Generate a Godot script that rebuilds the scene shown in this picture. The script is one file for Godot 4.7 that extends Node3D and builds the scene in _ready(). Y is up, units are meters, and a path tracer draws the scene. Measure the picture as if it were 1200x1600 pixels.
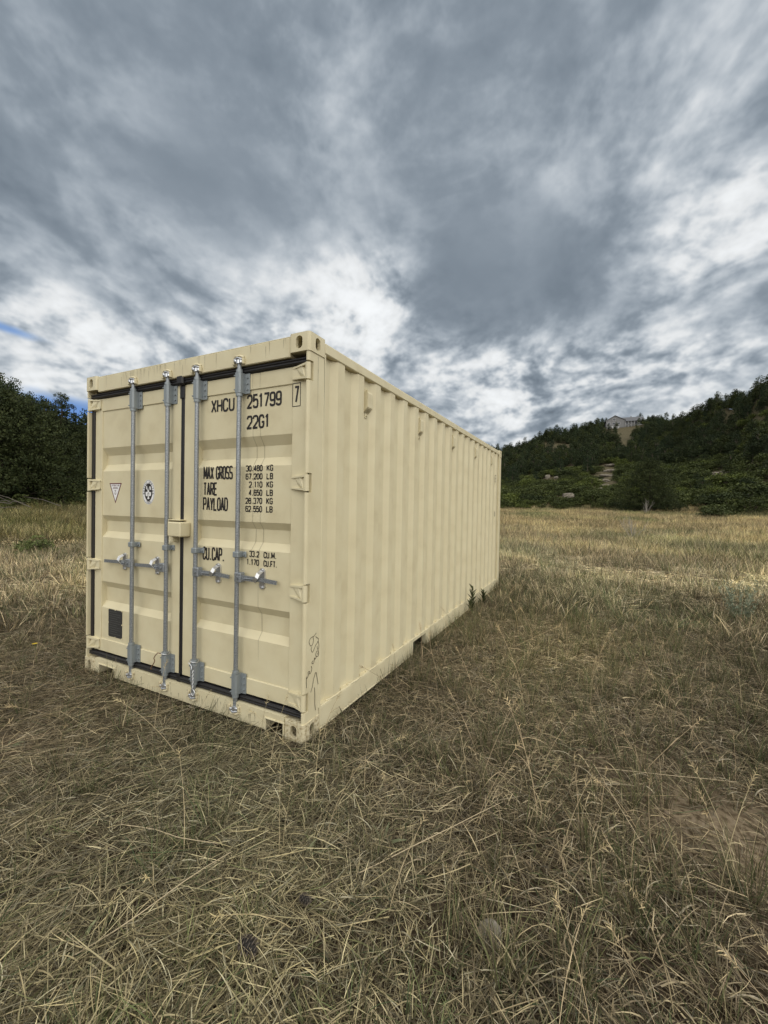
extends Node3D
# A beige freight container standing in a dry meadow under a broken overcast sky, wooded hills behind.

const CW := 2.438
const CH := 2.591
const CL := 6.058
const EYE := Vector3(1.5896, 1.5159, 2.0861)
const EXPOSURE := 2.75
var rng := RandomNumberGenerator.new()
var M := {}
var used := {}
var nz_field := FastNoiseLite.new()
var nz_hill := FastNoiseLite.new()
var nz_patch := FastNoiseLite.new()


# ---------------------------------------------------------------- mesh buffer
class Buf:
	var v := PackedVector3Array()
	var n := PackedVector3Array()
	var c := PackedColorArray()
	var uv := PackedVector2Array()
	var col := Color(1, 1, 1)
	var tinted := false

	func tri(a: Vector3, b: Vector3, d: Vector3, na := Vector3.ZERO, nb := Vector3.ZERO, nd := Vector3.ZERO) -> void:
		var f := (d - a).cross(b - a)
		if na == Vector3.ZERO:
			f = f.normalized()
			v.append_array([a, b, d])
			n.append_array([f, f, f])
		elif f.dot(na + nb + nd) < 0.0:
			v.append_array([a, d, b])
			n.append_array([na, nd, nb])
		else:
			v.append_array([a, b, d])
			n.append_array([na, nb, nd])
		c.append_array([col, col, col])

	func quad(a: Vector3, b: Vector3, d: Vector3, e: Vector3) -> void:
		tri(a, b, d)
		tri(a, d, e)

	func quad_to(a: Vector3, b: Vector3, d: Vector3, e: Vector3, out: Vector3) -> void:
		if (d - a).cross(b - a).dot(out) >= 0.0:
			quad(a, b, d, e)
		else:
			quad(a, e, d, b)

	func box(lo: Vector3, hi: Vector3, ch := 0.0) -> void:
		# a box with chamfered edges
		var m := (lo + hi) * 0.5
		var h := (hi - lo) * 0.5
		ch = minf(ch, minf(h.x, minf(h.y, h.z)) * 0.9)
		for ax in 3:
			for s in [-1.0, 1.0]:
				var u := (ax + 1) % 3
				var w := (ax + 2) % 3
				var p: Array[Vector3] = []
				for q in [[-1, -1], [1, -1], [1, 1], [-1, 1]]:
					var o := Vector3.ZERO
					o[ax] = s * h[ax]
					o[u] = q[0] * (h[u] - ch)
					o[w] = q[1] * (h[w] - ch)
					p.append(m + o)
				var out := Vector3.ZERO
				out[ax] = s
				quad_to(p[0], p[1], p[2], p[3], out)
		if ch <= 0.0:
			return
		for ax in 3:
			var u := (ax + 1) % 3
			var w := (ax + 2) % 3
			for su in [-1.0, 1.0]:
				for sw in [-1.0, 1.0]:
					var p: Array[Vector3] = []
					for q in [[-1, 0], [1, 0], [1, 1], [-1, 1]]:
						var o := Vector3.ZERO
						o[ax] = q[0] * (h[ax] - ch)
						o[u] = su * (h[u] - (ch if q[1] == 0 else 0.0))
						o[w] = sw * (h[w] - (0.0 if q[1] == 0 else ch))
						p.append(m + o)
					var out := Vector3.ZERO
					out[u] = su
					out[w] = sw
					quad_to(p[0], p[1], p[2], p[3], out)
		for sx in [-1.0, 1.0]:
			for sy in [-1.0, 1.0]:
				for sz in [-1.0, 1.0]:
					var s := Vector3(sx, sy, sz)
					var a := m + s * Vector3(h.x, h.y - ch, h.z - ch)
					var b := m + s * Vector3(h.x - ch, h.y, h.z - ch)
					var d := m + s * Vector3(h.x - ch, h.y - ch, h.z)
					if (d - a).cross(b - a).dot(s) >= 0.0:
						tri(a, b, d)
					else:
						tri(a, d, b)

	func prism(poly: PackedVector2Array, base: Vector3, ax: Vector3, ay: Vector3, out: Vector3) -> void:
		# a flat outline given along ax, ay, pushed out along out, with both ends closed
		var idx := Geometry2D.triangulate_polygon(poly)
		var p: Array[Vector3] = []
		var mid := Vector3.ZERO
		for q in poly:
			p.append(base + ax * q.x + ay * q.y)
			mid += p[-1]
		mid /= p.size()
		for i in range(0, idx.size(), 3):
			for k in [0.0, 1.0]:
				var a: Vector3 = p[idx[i]] + out * k
				var b: Vector3 = p[idx[i + 1]] + out * k
				var d: Vector3 = p[idx[i + 2]] + out * k
				if (d - a).cross(b - a).dot(out) * (k - 0.5) >= 0.0:
					tri(a, b, d)
				else:
					tri(a, d, b)
		var area := 0.0
		for i in poly.size():
			var a := poly[i]
			var b := poly[(i + 1) % poly.size()]
			area += a.x * b.y - b.x * a.y
		for i in poly.size():
			var j := (i + 1) % poly.size()
			var e := poly[j] - poly[i]
			var o := Vector2(e.y, -e.x) * signf(area)
			quad_to(p[i], p[j], p[j] + out, p[i] + out, ax * o.x + ay * o.y)

	func tube(path: PackedVector3Array, r0: float, r1: float, sides := 10, cap := true) -> void:
		# a round bar along a path, its radius going from r0 to r1
		var rings: Array = []
		var norms: Array = []
		var side := Vector3.ZERO
		for i in path.size():
			var dir := (path[mini(i + 1, path.size() - 1)] - path[maxi(i - 1, 0)]).normalized()
			if side == Vector3.ZERO:
				side = dir.cross(Vector3.UP if absf(dir.y) < 0.9 else Vector3.RIGHT).normalized()
			side = (side - dir * side.dot(dir)).normalized()
			var up := dir.cross(side)
			var rr := lerpf(r0, r1, float(i) / maxf(path.size() - 1, 1))
			var ring := PackedVector3Array()
			var nn := PackedVector3Array()
			for k in sides:
				var a := TAU * k / sides
				var o := side * cos(a) + up * sin(a)
				nn.append(o)
				ring.append(path[i] + o * rr)
			rings.append(ring)
			norms.append(nn)
		for i in path.size() - 1:
			for k in sides:
				var j := (k + 1) % sides
				tri(rings[i][k], rings[i][j], rings[i + 1][j], norms[i][k], norms[i][j], norms[i + 1][j])
				tri(rings[i][k], rings[i + 1][j], rings[i + 1][k], norms[i][k], norms[i + 1][j], norms[i + 1][k])
		if cap:
			for e in [0, path.size() - 1]:
				var o := path[e] - path[1 if e == 0 else e - 1]
				for k in range(1, sides - 1):
					tri(rings[e][0], rings[e][k], rings[e][k + 1], o.normalized(), o.normalized(), o.normalized())

	func ball(m: Vector3, r: Vector3, rows := 6, cols := 10, wob: FastNoiseLite = null, amp := 0.0) -> void:
		var P: Array = []
		for i in rows + 1:
			var row := PackedVector3Array()
			for k in cols:
				var t := PI * i / rows
				var a := TAU * k / cols
				var o := Vector3(sin(t) * cos(a), cos(t), sin(t) * sin(a))
				var w := 1.0
				if wob:
					var q := m + o * r
					w += amp * wob.get_noise_3d(q.x * 3.0 / r.x, q.y * 3.0 / r.y, q.z * 3.0 / r.z)
				row.append(m + o * r * w)
			P.append(row)
		for i in rows:
			for k in cols:
				var j := (k + 1) % cols
				var o: Vector3 = (P[i][k] + P[i + 1][j]) * 0.5 - m
				quad_to(P[i][k], P[i][j], P[i + 1][j], P[i + 1][k], o)

	func ribbon(pts: PackedVector3Array, width: float, face: Vector3) -> void:
		# a painted stroke of even width lying on a surface that looks along face
		for i in range(1, pts.size() - 1):
			var da := (pts[i] - pts[i - 1]).normalized()
			var db := (pts[i + 1] - pts[i]).normalized()
			if da.dot(db) < 0.45 and pts.size() > 2:
				var p0 := pts.slice(0, i + 1)
				var p1 := pts.slice(i)
				p0[-1] += da * width * 0.35 + face * 0.00008
				p1[0] -= db * width * 0.35
				ribbon(p0, width, face)
				ribbon(p1, width, face)
				return
		var L := PackedVector3Array()
		var Rr := PackedVector3Array()
		var closed := pts[0].distance_to(pts[-1]) < 1e-5
		var cnt := pts.size()
		for i in cnt:
			var a := pts[i - 1] if i > 0 else (pts[cnt - 2] if closed else pts[0])
			var b := pts[i + 1] if i < cnt - 1 else (pts[1] if closed else pts[cnt - 1])
			var d0 := (pts[i] - a).normalized()
			var d1 := (b - pts[i]).normalized()
			if d0 == Vector3.ZERO: d0 = d1
			if d1 == Vector3.ZERO: d1 = d0
			var s0 := face.cross(d0)
			var s1 := face.cross(d1)
			var m := (s0 + s1)
			m = m.normalized() if m.length() > 0.1 else s0
			var k := minf(1.0 / maxf(m.dot(s0), 0.3), 1.8)
			L.append(pts[i] + m * k * width * 0.5)
			Rr.append(pts[i] - m * k * width * 0.5)
		for i in cnt - 1:
			quad_to(L[i], L[i + 1], Rr[i + 1], Rr[i], face)

	func mesh() -> ArrayMesh:
		var m := ArrayMesh.new()
		var a := []
		a.resize(Mesh.ARRAY_MAX)
		a[Mesh.ARRAY_VERTEX] = v
		a[Mesh.ARRAY_NORMAL] = n
		if tinted:
			a[Mesh.ARRAY_COLOR] = c
		if uv.size() == v.size():
			a[Mesh.ARRAY_TEX_UV] = uv
		m.add_surface_from_arrays(Mesh.PRIMITIVE_TRIANGLES, a)
		return m


# ---------------------------------------------------------------- naming
func numbered(called: String, parent: Node = self) -> String:
	var key := "%d/%s" % [parent.get_instance_id(), called]
	var k: int = used.get(key, 0)
	used[key] = k + 1
	return called if k == 0 else "%s_%03d" % [called, k]


func put(called: String, mesh: Mesh, mat: Material, parent: Node = self, at := Vector3.ZERO) -> MeshInstance3D:
	var o := MeshInstance3D.new()
	o.name = numbered(called, parent)
	o.mesh = mesh
	o.material_override = mat
	o.position = at
	parent.add_child(o, true)
	return o


func thing(called: String, label: String, category: String, at := Vector3.ZERO, group := "") -> Node3D:
	var o := Node3D.new()
	o.name = numbered(called)
	o.position = at
	add_child(o, true)
	return tag(o, label, category, group)


func tag(o: Node3D, label: String, category: String, group := "", kind := "") -> Node3D:
	o.set_meta("label", label)
	o.set_meta("category", category)
	if group: o.set_meta("group", group)
	if kind: o.set_meta("kind", kind)
	return o


func structure(o: Node3D, label: String, category: String) -> Node3D:
	return tag(o, label, category, "", "structure")


func stuff(called: String, mesh: Mesh, mat: Material, xf: Array, cols: Array, label: String, category: String) -> void:
	if xf.is_empty():
		return
	var mm := MultiMesh.new()
	mm.transform_format = MultiMesh.TRANSFORM_3D
	mm.use_colors = true
	mm.mesh = mesh
	mm.instance_count = xf.size()
	for i in xf.size():
		mm.set_instance_transform(i, xf[i])
		mm.set_instance_color(i, cols[i])
	var o := MultiMeshInstance3D.new()
	o.name = numbered(called)
	o.multimesh = mm
	o.material_override = mat
	add_child(o, true)
	tag(o, label, category, "", "stuff")


# ---------------------------------------------------------------- materials
func lin(r: float, g: float, b: float) -> Color:
	return Color(r, g, b).linear_to_srgb()


func mat(color: Color, rough: float, metal := 0.0, spec := 0.5) -> StandardMaterial3D:
	var m := StandardMaterial3D.new()
	m.albedo_color = color
	m.roughness = rough
	m.metallic = metal
	m.metallic_specular = spec
	m.cull_mode = BaseMaterial3D.CULL_DISABLED
	return m


func noise_tex(size: int, freq: float, octaves: int, ramp: Array, seed_: int, bump := 0.0) -> NoiseTexture2D:
	var f := FastNoiseLite.new()
	f.seed = seed_
	f.frequency = freq
	f.fractal_octaves = octaves
	var t := NoiseTexture2D.new()
	t.width = size
	t.height = size
	t.seamless = true
	t.noise = f
	if bump > 0.0:
		t.as_normal_map = true
		t.bump_strength = bump
	elif ramp.size():
		var g := Gradient.new()
		var offs := PackedFloat32Array()
		var cs := PackedColorArray()
		for r in ramp:
			offs.append(r[0])
			cs.append(r[1])
		g.offsets = offs
		g.colors = cs
		t.color_ramp = g
	return t


func triplanar(m: StandardMaterial3D, scale: float) -> void:
	m.uv1_triplanar = true
	m.uv1_world_triplanar = true
	m.uv1_scale = Vector3.ONE * scale


func make_materials() -> void:
	var p := mat(lin(0.65, 0.59, 0.405), 0.48, 0.0, 0.4)
	p.albedo_texture = noise_tex(512, 0.008, 5, [[0.10, Color(0.95, 0.94, 0.925)], [0.42, Color(0.985, 0.98, 0.972)], [0.75, Color(1, 1, 1)]], 3)
	p.roughness_texture = noise_tex(256, 0.02, 4, [[0.2, Color(0.8, 0.8, 0.8)], [0.8, Color(1, 1, 1)]], 4)
	p.normal_enabled = true
	p.normal_texture = noise_tex(512, 0.01, 3, [], 5, 1.2)
	p.normal_scale = 0.12
	triplanar(p, 0.8)
	M.paint = p
	var w := mat(lin(0.62, 0.56, 0.39), 0.6, 0.0, 0.35)      # scuffed lower castings
	w.albedo_texture = noise_tex(512, 0.03, 5, [[0.16, Color(0.72, 0.68, 0.62)], [0.36, Color(0.92, 0.90, 0.87)], [0.62, Color(1, 1, 1)]], 13)
	triplanar(w, 2.2)
	M.worn = w
	M.rubber = mat(lin(0.012, 0.011, 0.012), 0.5)
	M.ink = mat(lin(0.014, 0.011, 0.010), 0.6)
	M.pen = mat(lin(0.05, 0.038, 0.022), 0.7)
	M.dark = mat(lin(0.02, 0.018, 0.015), 0.9)
	var z := mat(lin(0.36, 0.385, 0.41), 0.42, 0.55)
	z.albedo_texture = noise_tex(256, 0.05, 4, [[0.2, Color(0.78, 0.78, 0.78)], [0.8, Color(1, 1, 1)]], 8)
	triplanar(z, 6.0)
	M.zinc = z
	M.bright_zinc = mat(lin(0.62, 0.63, 0.65), 0.3, 0.8)
	M.bracket = mat(lin(0.27, 0.30, 0.315), 0.5, 0.35)
	M.rust = mat(lin(0.16, 0.09, 0.045), 0.8)
	M.plate = mat(lin(0.045, 0.045, 0.045), 0.55, 0.3)
	M.white = mat(lin(0.78, 0.78, 0.78), 0.5)
	M.maroon = mat(lin(0.11, 0.012, 0.018), 0.5)
	var s := mat(Color(0.20, 0.155, 0.10, 0.36), 0.8)
	s.transparency = BaseMaterial3D.TRANSPARENCY_ALPHA
	M.stain = s
	var s2 := s.duplicate()
	s2.albedo_color.a = 0.26
	M.drip = s2
	M.plant = mat(Color.WHITE, 0.75, 0.0, 0.25)
	M.plant.vertex_color_use_as_albedo = true
	M.leaf = mat(Color.WHITE, 0.7, 0.0, 0.25)
	M.leaf.vertex_color_use_as_albedo = true
	M.leaf.backlight_enabled = true
	M.leaf.backlight = Color(0.25, 0.28, 0.12)
	var g := mat(Color.WHITE, 0.95, 0.0, 0.15)
	g.vertex_color_use_as_albedo = true
	g.albedo_texture = noise_tex(1024, 0.03, 6, [[0.25, Color(0.62, 0.60, 0.57)], [0.5, Color(0.86, 0.85, 0.83)], [0.8, Color(1, 1, 1)]], 21)
	g.heightmap_enabled = true
	g.heightmap_texture = noise_tex(1024, 0.04, 6, [[0.0, Color.BLACK], [1.0, Color.WHITE]], 22)
	g.heightmap_scale = 0.5
	triplanar(g, 0.7)
	M.soil = g
	var h := mat(Color.WHITE, 0.95, 0.0, 0.15)
	h.vertex_color_use_as_albedo = true
	h.albedo_texture = noise_tex(512, 0.03, 6, [[0.2, Color(0.6, 0.6, 0.58)], [0.8, Color(1, 1, 1)]], 23)
	triplanar(h, 0.12)
	M.hill = h
	var r := mat(lin(0.27, 0.242, 0.20), 0.9)
	r.albedo_texture = noise_tex(512, 0.03, 5, [[0.2, Color(0.6, 0.58, 0.54)], [0.7, Color(1, 1, 1)]], 24)
	triplanar(r, 0.5)
	M.rock = r
	M.bark = mat(lin(0.11, 0.09, 0.07), 0.9)
	M.deadwood = mat(lin(0.30, 0.275, 0.235), 0.85)


# ---------------------------------------------------------------- sky
func sky_image() -> Image:
	var W := 3072
	var H := 1536
	var big := FastNoiseLite.new()
	big.seed = 11
	big.frequency = 1.5
	big.fractal_octaves = 5
	big.fractal_gain = 0.5
	var fine := FastNoiseLite.new()
	fine.seed = 12
	fine.frequency = 4.6
	fine.fractal_octaves = 6
	fine.fractal_gain = 0.60
	var warp := FastNoiseLite.new()
	warp.seed = 13
	warp.frequency = 1.3
	warp.fractal_octaves = 3
	var puff := FastNoiseLite.new()
	puff.seed = 14
	puff.noise_type = FastNoiseLite.TYPE_CELLULAR
	puff.cellular_return_type = FastNoiseLite.RETURN_DISTANCE
	puff.frequency = 5.0
	puff.fractal_octaves = 3
	puff.fractal_gain = 0.5
	var sd := Vector2(sin(deg_to_rad(-27.0)), -cos(deg_to_rad(-27.0)))
	var td := Vector2(-sd.y, sd.x)
	# thinner and thicker places of the cloud deck: azimuth, elevation, half widths in degrees, gain
	var spots := [[-30, 25, 4.2, 3.4, 0.27], [-26, 28, 3, 3, 0.11], [-39, 27.5, 6, 2.4, 0.13], [-46, 24, 7, 3, 0.06], [-34, 21, 8, 3, 0.10],
		[14, 30, 5, 3.5, 0.14], [8, 29, 5, 3, 0.08], [12, 25, 7, 2.0, 0.10], [4, 19, 9, 3, 0.12], [-4, 17.5, 8, 2.5, 0.12], [-15, 18, 7, 3, 0.12],
		[-4, 12.5, 10, 3, 0.12], [-64, 14, 8, 3.5, 0.12], [-67, 20, 5, 2, 0.10], [-52, 19, 9, 3, 0.10], [12, 15, 6, 2, 0.05],
		[-9, 28.5, 7, 5, -0.15], [-3, 24, 6, 2.5, -0.08], [-22, 27, 4, 3.5, -0.10], [-14, 33, 9, 4, -0.07], [-19, 45, 11, 5, -0.05],
		[-55, 35, 8, 6, -0.09], [-46, 28.5, 6, 3.0, -0.11], [-44, 36, 8, 5, -0.08], [-61, 22.5, 7, 2.5, -0.10], [-66, 30, 6, 4, -0.03], [12, 20.5, 8, 2, -0.07],
		[-64, 37, 6, 3, 0.06], [-54, 30, 5, 2, 0.07], [-36, 43, 5, 5, 0.05], [-1, 36, 7, 4, 0.05], [10, 40, 8, 4, 0.03], [-28, 50, 7, 5, 0.03]]
	var data := PackedFloat32Array()
	data.resize(W * H * 3)
	for j in H / 2 + 8:
		var el := PI * 0.5 - PI * (j + 0.5) / H
		var y := sin(el)
		var ce := cos(el)
		var eld := rad_to_deg(el)
		var den := 1.0 / (maxf(y, 0.0) + 0.20)
		for i in W:
			var az := TAU * (i + 0.5) / W
			if az > PI:
				az -= TAU
			var p := Vector2(sin(az) * ce, -cos(az) * ce) * den
			var q := Vector2(p.dot(td), p.dot(sd))
			var wx := warp.get_noise_2d(q.x, q.y * 0.6) * 0.16
			var wy := warp.get_noise_2d(q.x + 37.0, q.y * 0.6) * 0.16
			var b := big.get_noise_2d(q.x * 1.05 + wx, q.y * 0.68 + wy)
			var f := fine.get_noise_2d(q.x + wx, q.y * 0.95 + wy)
			f = f * 0.55 + fine.get_noise_3d(sin(az) * ce * 1.9 + 5.0, y * 3.0, -cos(az) * ce * 1.9) * 0.62 + fine.get_noise_3d(sin(az) * ce * 5.0 - 9.0, y * 8.0, -cos(az) * ce * 5.0) * (0.14 + 0.26 * clampf((34.0 - eld) / 26.0, 0.0, 1.0))
			var azd := rad_to_deg(az)
			var u := -puff.get_noise_2d(q.x + wx + f * 0.10, q.y * 0.85 + wy + b * 0.10) - 0.45
			var low := clampf((34.0 - eld) / 26.0, 0.0, 1.0)
			var t := 0.615 + 0.085 * low
			t += b * 0.25
			var s := 0.0
			for o in spots:
				var da: float = (azd - o[0]) * ce / o[2]
				if absf(da) > 2.6:
					continue
				var de: float = (eld - o[1]) / o[3]
				if absf(de) > 2.6:
					continue
				s += o[4] * exp(-0.5 * (da * da + de * de))
			t += s * (0.72 + f * 1.0 + b * 0.5)
			var rough := 0.20 + 0.12 * low
			t += f * rough * (1.0 + maxf(s, 0.0) * 2.0) + u * (0.06 + 0.13 * low + 0.25 * maxf(s, 0.0))
			if t < 0.57:
				t = 0.57 - (0.57 - t) * 0.5
			if t > 0.88:
				t = 0.88 + (1.0 - exp(-(t - 0.88) * 5.0)) * 0.11
			# grey-blue where the deck is thick, white where it is thin
			var k := clampf((t - 0.50) / 0.40, 0.0, 1.0)
			var cr := t * lerpf(0.918, 0.990, k)
			var cg := t * lerpf(1.006, 1.002, k)
			var cb := t * lerpf(1.095, 1.010, k)
			# blue sky seen through gaps low on the left
			var hole := 0.0
			for o in [[-69.5, 16.8, 3.5, 0.5, 0.6], [-63.5, 9.3, 6.0, 1.7, 1.0], [-86.0, 13.0, 8.0, 1.5, 0.9]]:
				var da: float = (azd - o[0]) / o[2]
				var de: float = (eld - o[1] + da * 0.5) / o[3]
				hole = maxf(hole, o[4] * clampf(1.35 - sqrt(da * da + de * de) + f * 0.5, 0.0, 1.0))
			hole = smoothstep(0.0, 0.9, hole)
			cr = lerpf(cr, 0.43, hole)
			cg = lerpf(cg, 0.585, hole)
			cb = lerpf(cb, 0.83, hole)
			var at := (j * W + i) * 3
			data[at] = pow(maxf(cr, 0.0), 2.2)
			data[at + 1] = pow(maxf(cg, 0.0), 2.2)
			data[at + 2] = pow(maxf(cb, 0.0), 2.2)
	for k in range((H / 2 + 8) * W * 3, W * H * 3, 3):
		data[k] = 0.12
		data[k + 1] = 0.11
		data[k + 2] = 0.09
	return Image.create_from_data(W, H, false, Image.FORMAT_RGBF, data.to_byte_array())


# ---------------------------------------------------------------- the lie of the land
const T_AZ := [-180.0, -120.0, -90.0, -74.0, -69.7, -66.6, -62.7, -50.0, -28.0, -11.0, -4.0, 2.0, 5.0, 8.0, 11.7, 16.0, 30.0, 60.0, 120.0, 180.0]
const T_DB := [80.0, 55.0, 34.0, 28.0, 28.0, 29.0, 36.0, 58.0, 75.0, 66.0, 64.0, 62.0, 61.0, 60.0, 58.0, 55.0, 55.0, 60.0, 80.0, 80.0]
const T_HB := [0.4, 0.6, 1.2, 1.25, 1.25, 1.4, 2.2, 1.8, 1.2, 1.0, 1.0, 1.0, 1.0, 0.95, 0.85, 0.8, 0.8, 0.6, 0.4, 0.4]
const T_DC := [220.0, 150.0, 110.0, 95.0, 92.0, 95.0, 110.0, 190.0, 250.0, 245.0, 265.0, 285.0, 285.0, 240.0, 190.0, 150.0, 150.0, 180.0, 220.0, 220.0]
const T_HC := [14.0, 16.0, 19.0, 19.0, 16.8, 14.5, 12.5, 20.0, 28.0, 31.5, 44.0, 52.5, 52.5, 42.5, 38.0, 32.5, 32.0, 26.0, 14.0, 14.0]


func table(t: Array, az: float) -> float:
	for i in T_AZ.size() - 1:
		if az <= T_AZ[i + 1]:
			var k: float = (az - T_AZ[i]) / (T_AZ[i + 1] - T_AZ[i])
			return lerpf(t[i], t[i + 1], k * k * (3.0 - 2.0 * k))
	return t[-1]


func at_elevation(az: float, el: float) -> Vector3:
	# the point of the slope that is seen at that height above the level of the eye
	var d := table(T_DB, az)
	while d < 400.0:
		var p := Vector3(1.6 + sin(deg_to_rad(az)) * d, 0, 2.1 - cos(deg_to_rad(az)) * d)
		p.y = land(p.x, p.z)
		if rad_to_deg(atan2(p.y - EYE.y, d)) >= el:
			return p
		d += 0.5
	return Vector3.ZERO


func slope_at(az: float, d: float) -> float:
	var db := table(T_DB, az)
	return (d - db) / (table(T_DC, az) - db)


func land(x: float, z: float) -> float:
	var dx := x - 1.6
	var dz := z - 2.1
	var d := sqrt(dx * dx + dz * dz)
	var az := rad_to_deg(atan2(dx, -dz))
	var db := table(T_DB, az)
	var hb := table(T_HB, az)
	if d <= db:
		var k := clampf((d - 9.0) / (db - 9.0), 0.0, 1.0)
		var flat := smoothstep(0.2, 2.5, maxf(maxf(x, -CW - x), maxf(z, -CL - z)))
		var dip := 0.0
		if flat < 0.5 and d < 12.0:
			# worn hollows under the rails, between the corners it rests on
			var along := minf(-0.35 - z, z + CL - 0.35)
			var across := minf(-0.45 - x, x + CW - 0.45)
			var gap := maxf(maxf(x, -CW - x), maxf(z, -CL - z))
			dip = 0.04 * smoothstep(0.45, 0.0, gap) * clampf(maxf(along, across) * 4.0, 0.0, 1.0)
		return -dip + hb * k * k * (1.7 - 0.7 * k) + (0.035 * nz_field.get_noise_2d(x * 3.0, z * 3.0) + 0.05 * nz_field.get_noise_2d(x, z)) * flat - 0.006
	var dc := table(T_DC, az)
	var hc := table(T_HC, az)
	var s := (d - db) / (dc - db)
	var h := 0.0
	if s <= 1.0:
		h = hb + (hc - hb) * (s * (0.55 + 0.45 * s * s))
	else:
		var over := d - dc
		h = hc - maxf(over - 35.0, 0.0) * 0.2
		h = maxf(h, hc - 45.0)
	var rough := clampf(s * 6.0, 0.0, 1.0) * clampf(absf(s - 1.05) * 5.0, 0.25, 1.0)
	return h + nz_hill.get_noise_2d(x, z) * 2.4 * rough


func track(x: float, z: float) -> float:
	# 1 on the two worn wheel ruts that loop past the container, fading to 0 beside them
	var pts := [Vector2(40, -5), Vector2(18, -8.2), Vector2(9, -9.2), Vector2(4.4, -9.6), Vector2(1.0, -10.6), Vector2(-1.9, -13.2), Vector2(-6, -14.5), Vector2(-10, -9.5), Vector2(-12.2, -4.2), Vector2(-15, 2), Vector2(-22, 8)]
	var p := Vector2(x, z)
	var best := 99.0
	for i in pts.size() - 1:
		var q := Geometry2D.get_closest_point_to_segment(p, pts[i], pts[i + 1])
		best = minf(best, q.distance_to(p))
	best += nz_field.get_noise_2d(x * 9.0, z * 9.0) * 0.22
	return clampf(1.25 - absf(best - 0.72) / 0.34, 0.0, 1.0)


func build_land() -> void:
	var spokes := 288
	var mids := []
	for k in 60:
		mids.append(0.25 * pow(1.0 + 0.088, k) * 1.0 + 0.12 * k)
	var last: float = mids[-1]
	var field := Buf.new()
	var hill := Buf.new()
	field.tinted = true
	hill.tinted = true
	var rows: Array = []
	var hrows: Array = []
	for a in spokes:
		var az := -180.0 + 360.0 * a / spokes
		var dir := Vector3(sin(deg_to_rad(az)), 0, -cos(deg_to_rad(az)))
		var db := table(T_DB, az)
		var row := PackedVector3Array()
		for k in mids.size():
			row.append(Vector3(1.6, 0, 2.1) + dir * (mids[k] / last * db))
		rows.append(row)
		var hr := PackedVector3Array()
		for k in 61:
			var t := k / 60.0
			hr.append(Vector3(1.6, 0, 2.1) + dir * (db + t * (1.0 + t) * 0.5 * (640.0 - db)))
		hrows.append(hr)
	for set_ in [rows, hrows]:
		for row in set_:
			for k in row.size():
				row[k].y = land(row[k].x, row[k].z)
	for pair in [[rows, field, false], [hrows, hill, true]]:
		var R: Array = pair[0]
		var B: Buf = pair[1]
		var norms: Array = []
		var cols: Array = []
		for a in spokes:
			var nn := PackedVector3Array()
			var cc := PackedColorArray()
			for k in R[a].size():
				var p: Vector3 = R[a][k]
				var e := 0.15 if not pair[2] else 1.5
				nn.append(Vector3(land(p.x - e, p.z) - land(p.x + e, p.z), 2.0 * e, land(p.x, p.z - e) - land(p.x, p.z + e)).normalized())
				cc.append(hill_color(p) if pair[2] else field_color(p))
			norms.append(nn)
			cols.append(cc)
		for a in spokes:
			var b := (a + 1) % spokes
			for k in R[a].size() - 1:
				for q in [[a, k, b, k + 1, b, k], [a, k, a, k + 1, b, k + 1]]:
					B.v.append_array([R[q[0]][q[1]], R[q[2]][q[3]], R[q[4]][q[5]]])
					B.n.append_array([norms[q[0]][q[1]], norms[q[2]][q[3]], norms[q[4]][q[5]]])
					B.c.append_array([cols[q[0]][q[1]], cols[q[2]][q[3]], cols[q[4]][q[5]]])
	structure(put("ground", field.mesh(), M.soil), "dry brown earth of the meadow under the grass", "ground")
	structure(put("hills", hill.mesh(), M.hill), "brown slopes of the wooded hills round the meadow", "hill")


func field_color(p: Vector3) -> Color:
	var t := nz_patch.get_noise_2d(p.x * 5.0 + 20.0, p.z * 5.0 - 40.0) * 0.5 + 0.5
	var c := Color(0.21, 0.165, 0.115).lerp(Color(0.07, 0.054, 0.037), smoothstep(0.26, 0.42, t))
	var tr := track(p.x, p.z)
	return c.lerp(Color(0.34, 0.285, 0.195), tr * 0.95)


func bare(x: float, z: float) -> float:
	# open slopes: round the house, a tan bank left of it, the ledges of sandstone
	var dx := x - 1.6
	var dz := z - 2.1
	var d := sqrt(dx * dx + dz * dz)
	var az := rad_to_deg(atan2(dx, -dz))
	var s := slope_at(az, d)
	var b := 0.0
	b = maxf(b, 1.3 - maxf(absf(az - 3.0) / (2.3 - clampf((0.90 - s) * 10.0, 0.0, 1.2)), maxf((0.74 - s) * 14.0, 0.0)))
	var el := rad_to_deg(atan2(land(x, z) - EYE.y, d))
	b = maxf(b, 1.3 - maxf(absf(az + 4.2) / 2.4, absf(el - 7.7) / 0.45))
	b = maxf(b, 1.25 - maxf(absf(az - 1.4) / 1.3, absf(el - 4.2) / 1.5))
	b = maxf(b, 1.1 - maxf(absf(az - 12.2) / 1.6, absf(el - 3.6) / 0.8))
	return clampf(b, 0.0, 1.0)


func hill_color(p: Vector3) -> Color:
	var t := nz_patch.get_noise_2d(p.x, p.z) * 0.5 + 0.5
	var c := Color(0.085, 0.078, 0.045).lerp(Color(0.15, 0.125, 0.075), t)
	return c.lerp(Color(0.150, 0.130, 0.083), bare(p.x, p.z))


# ---------------------------------------------------------------- lettering
func curve(cx: float, cy: float, rx: float, ry: float, a0: float, a1: float, n := 14) -> Array:
	# part of a rounded oblong
	var out := []
	for i in n + 1:
		var a := deg_to_rad(lerpf(a0, a1, float(i) / n))
		var cs := cos(a)
		var sn := sin(a)
		out.append(Vector2(cx + rx * signf(cs) * pow(absf(cs), 0.6), cy + ry * signf(sn) * pow(absf(sn), 0.6)))
	return out


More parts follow.
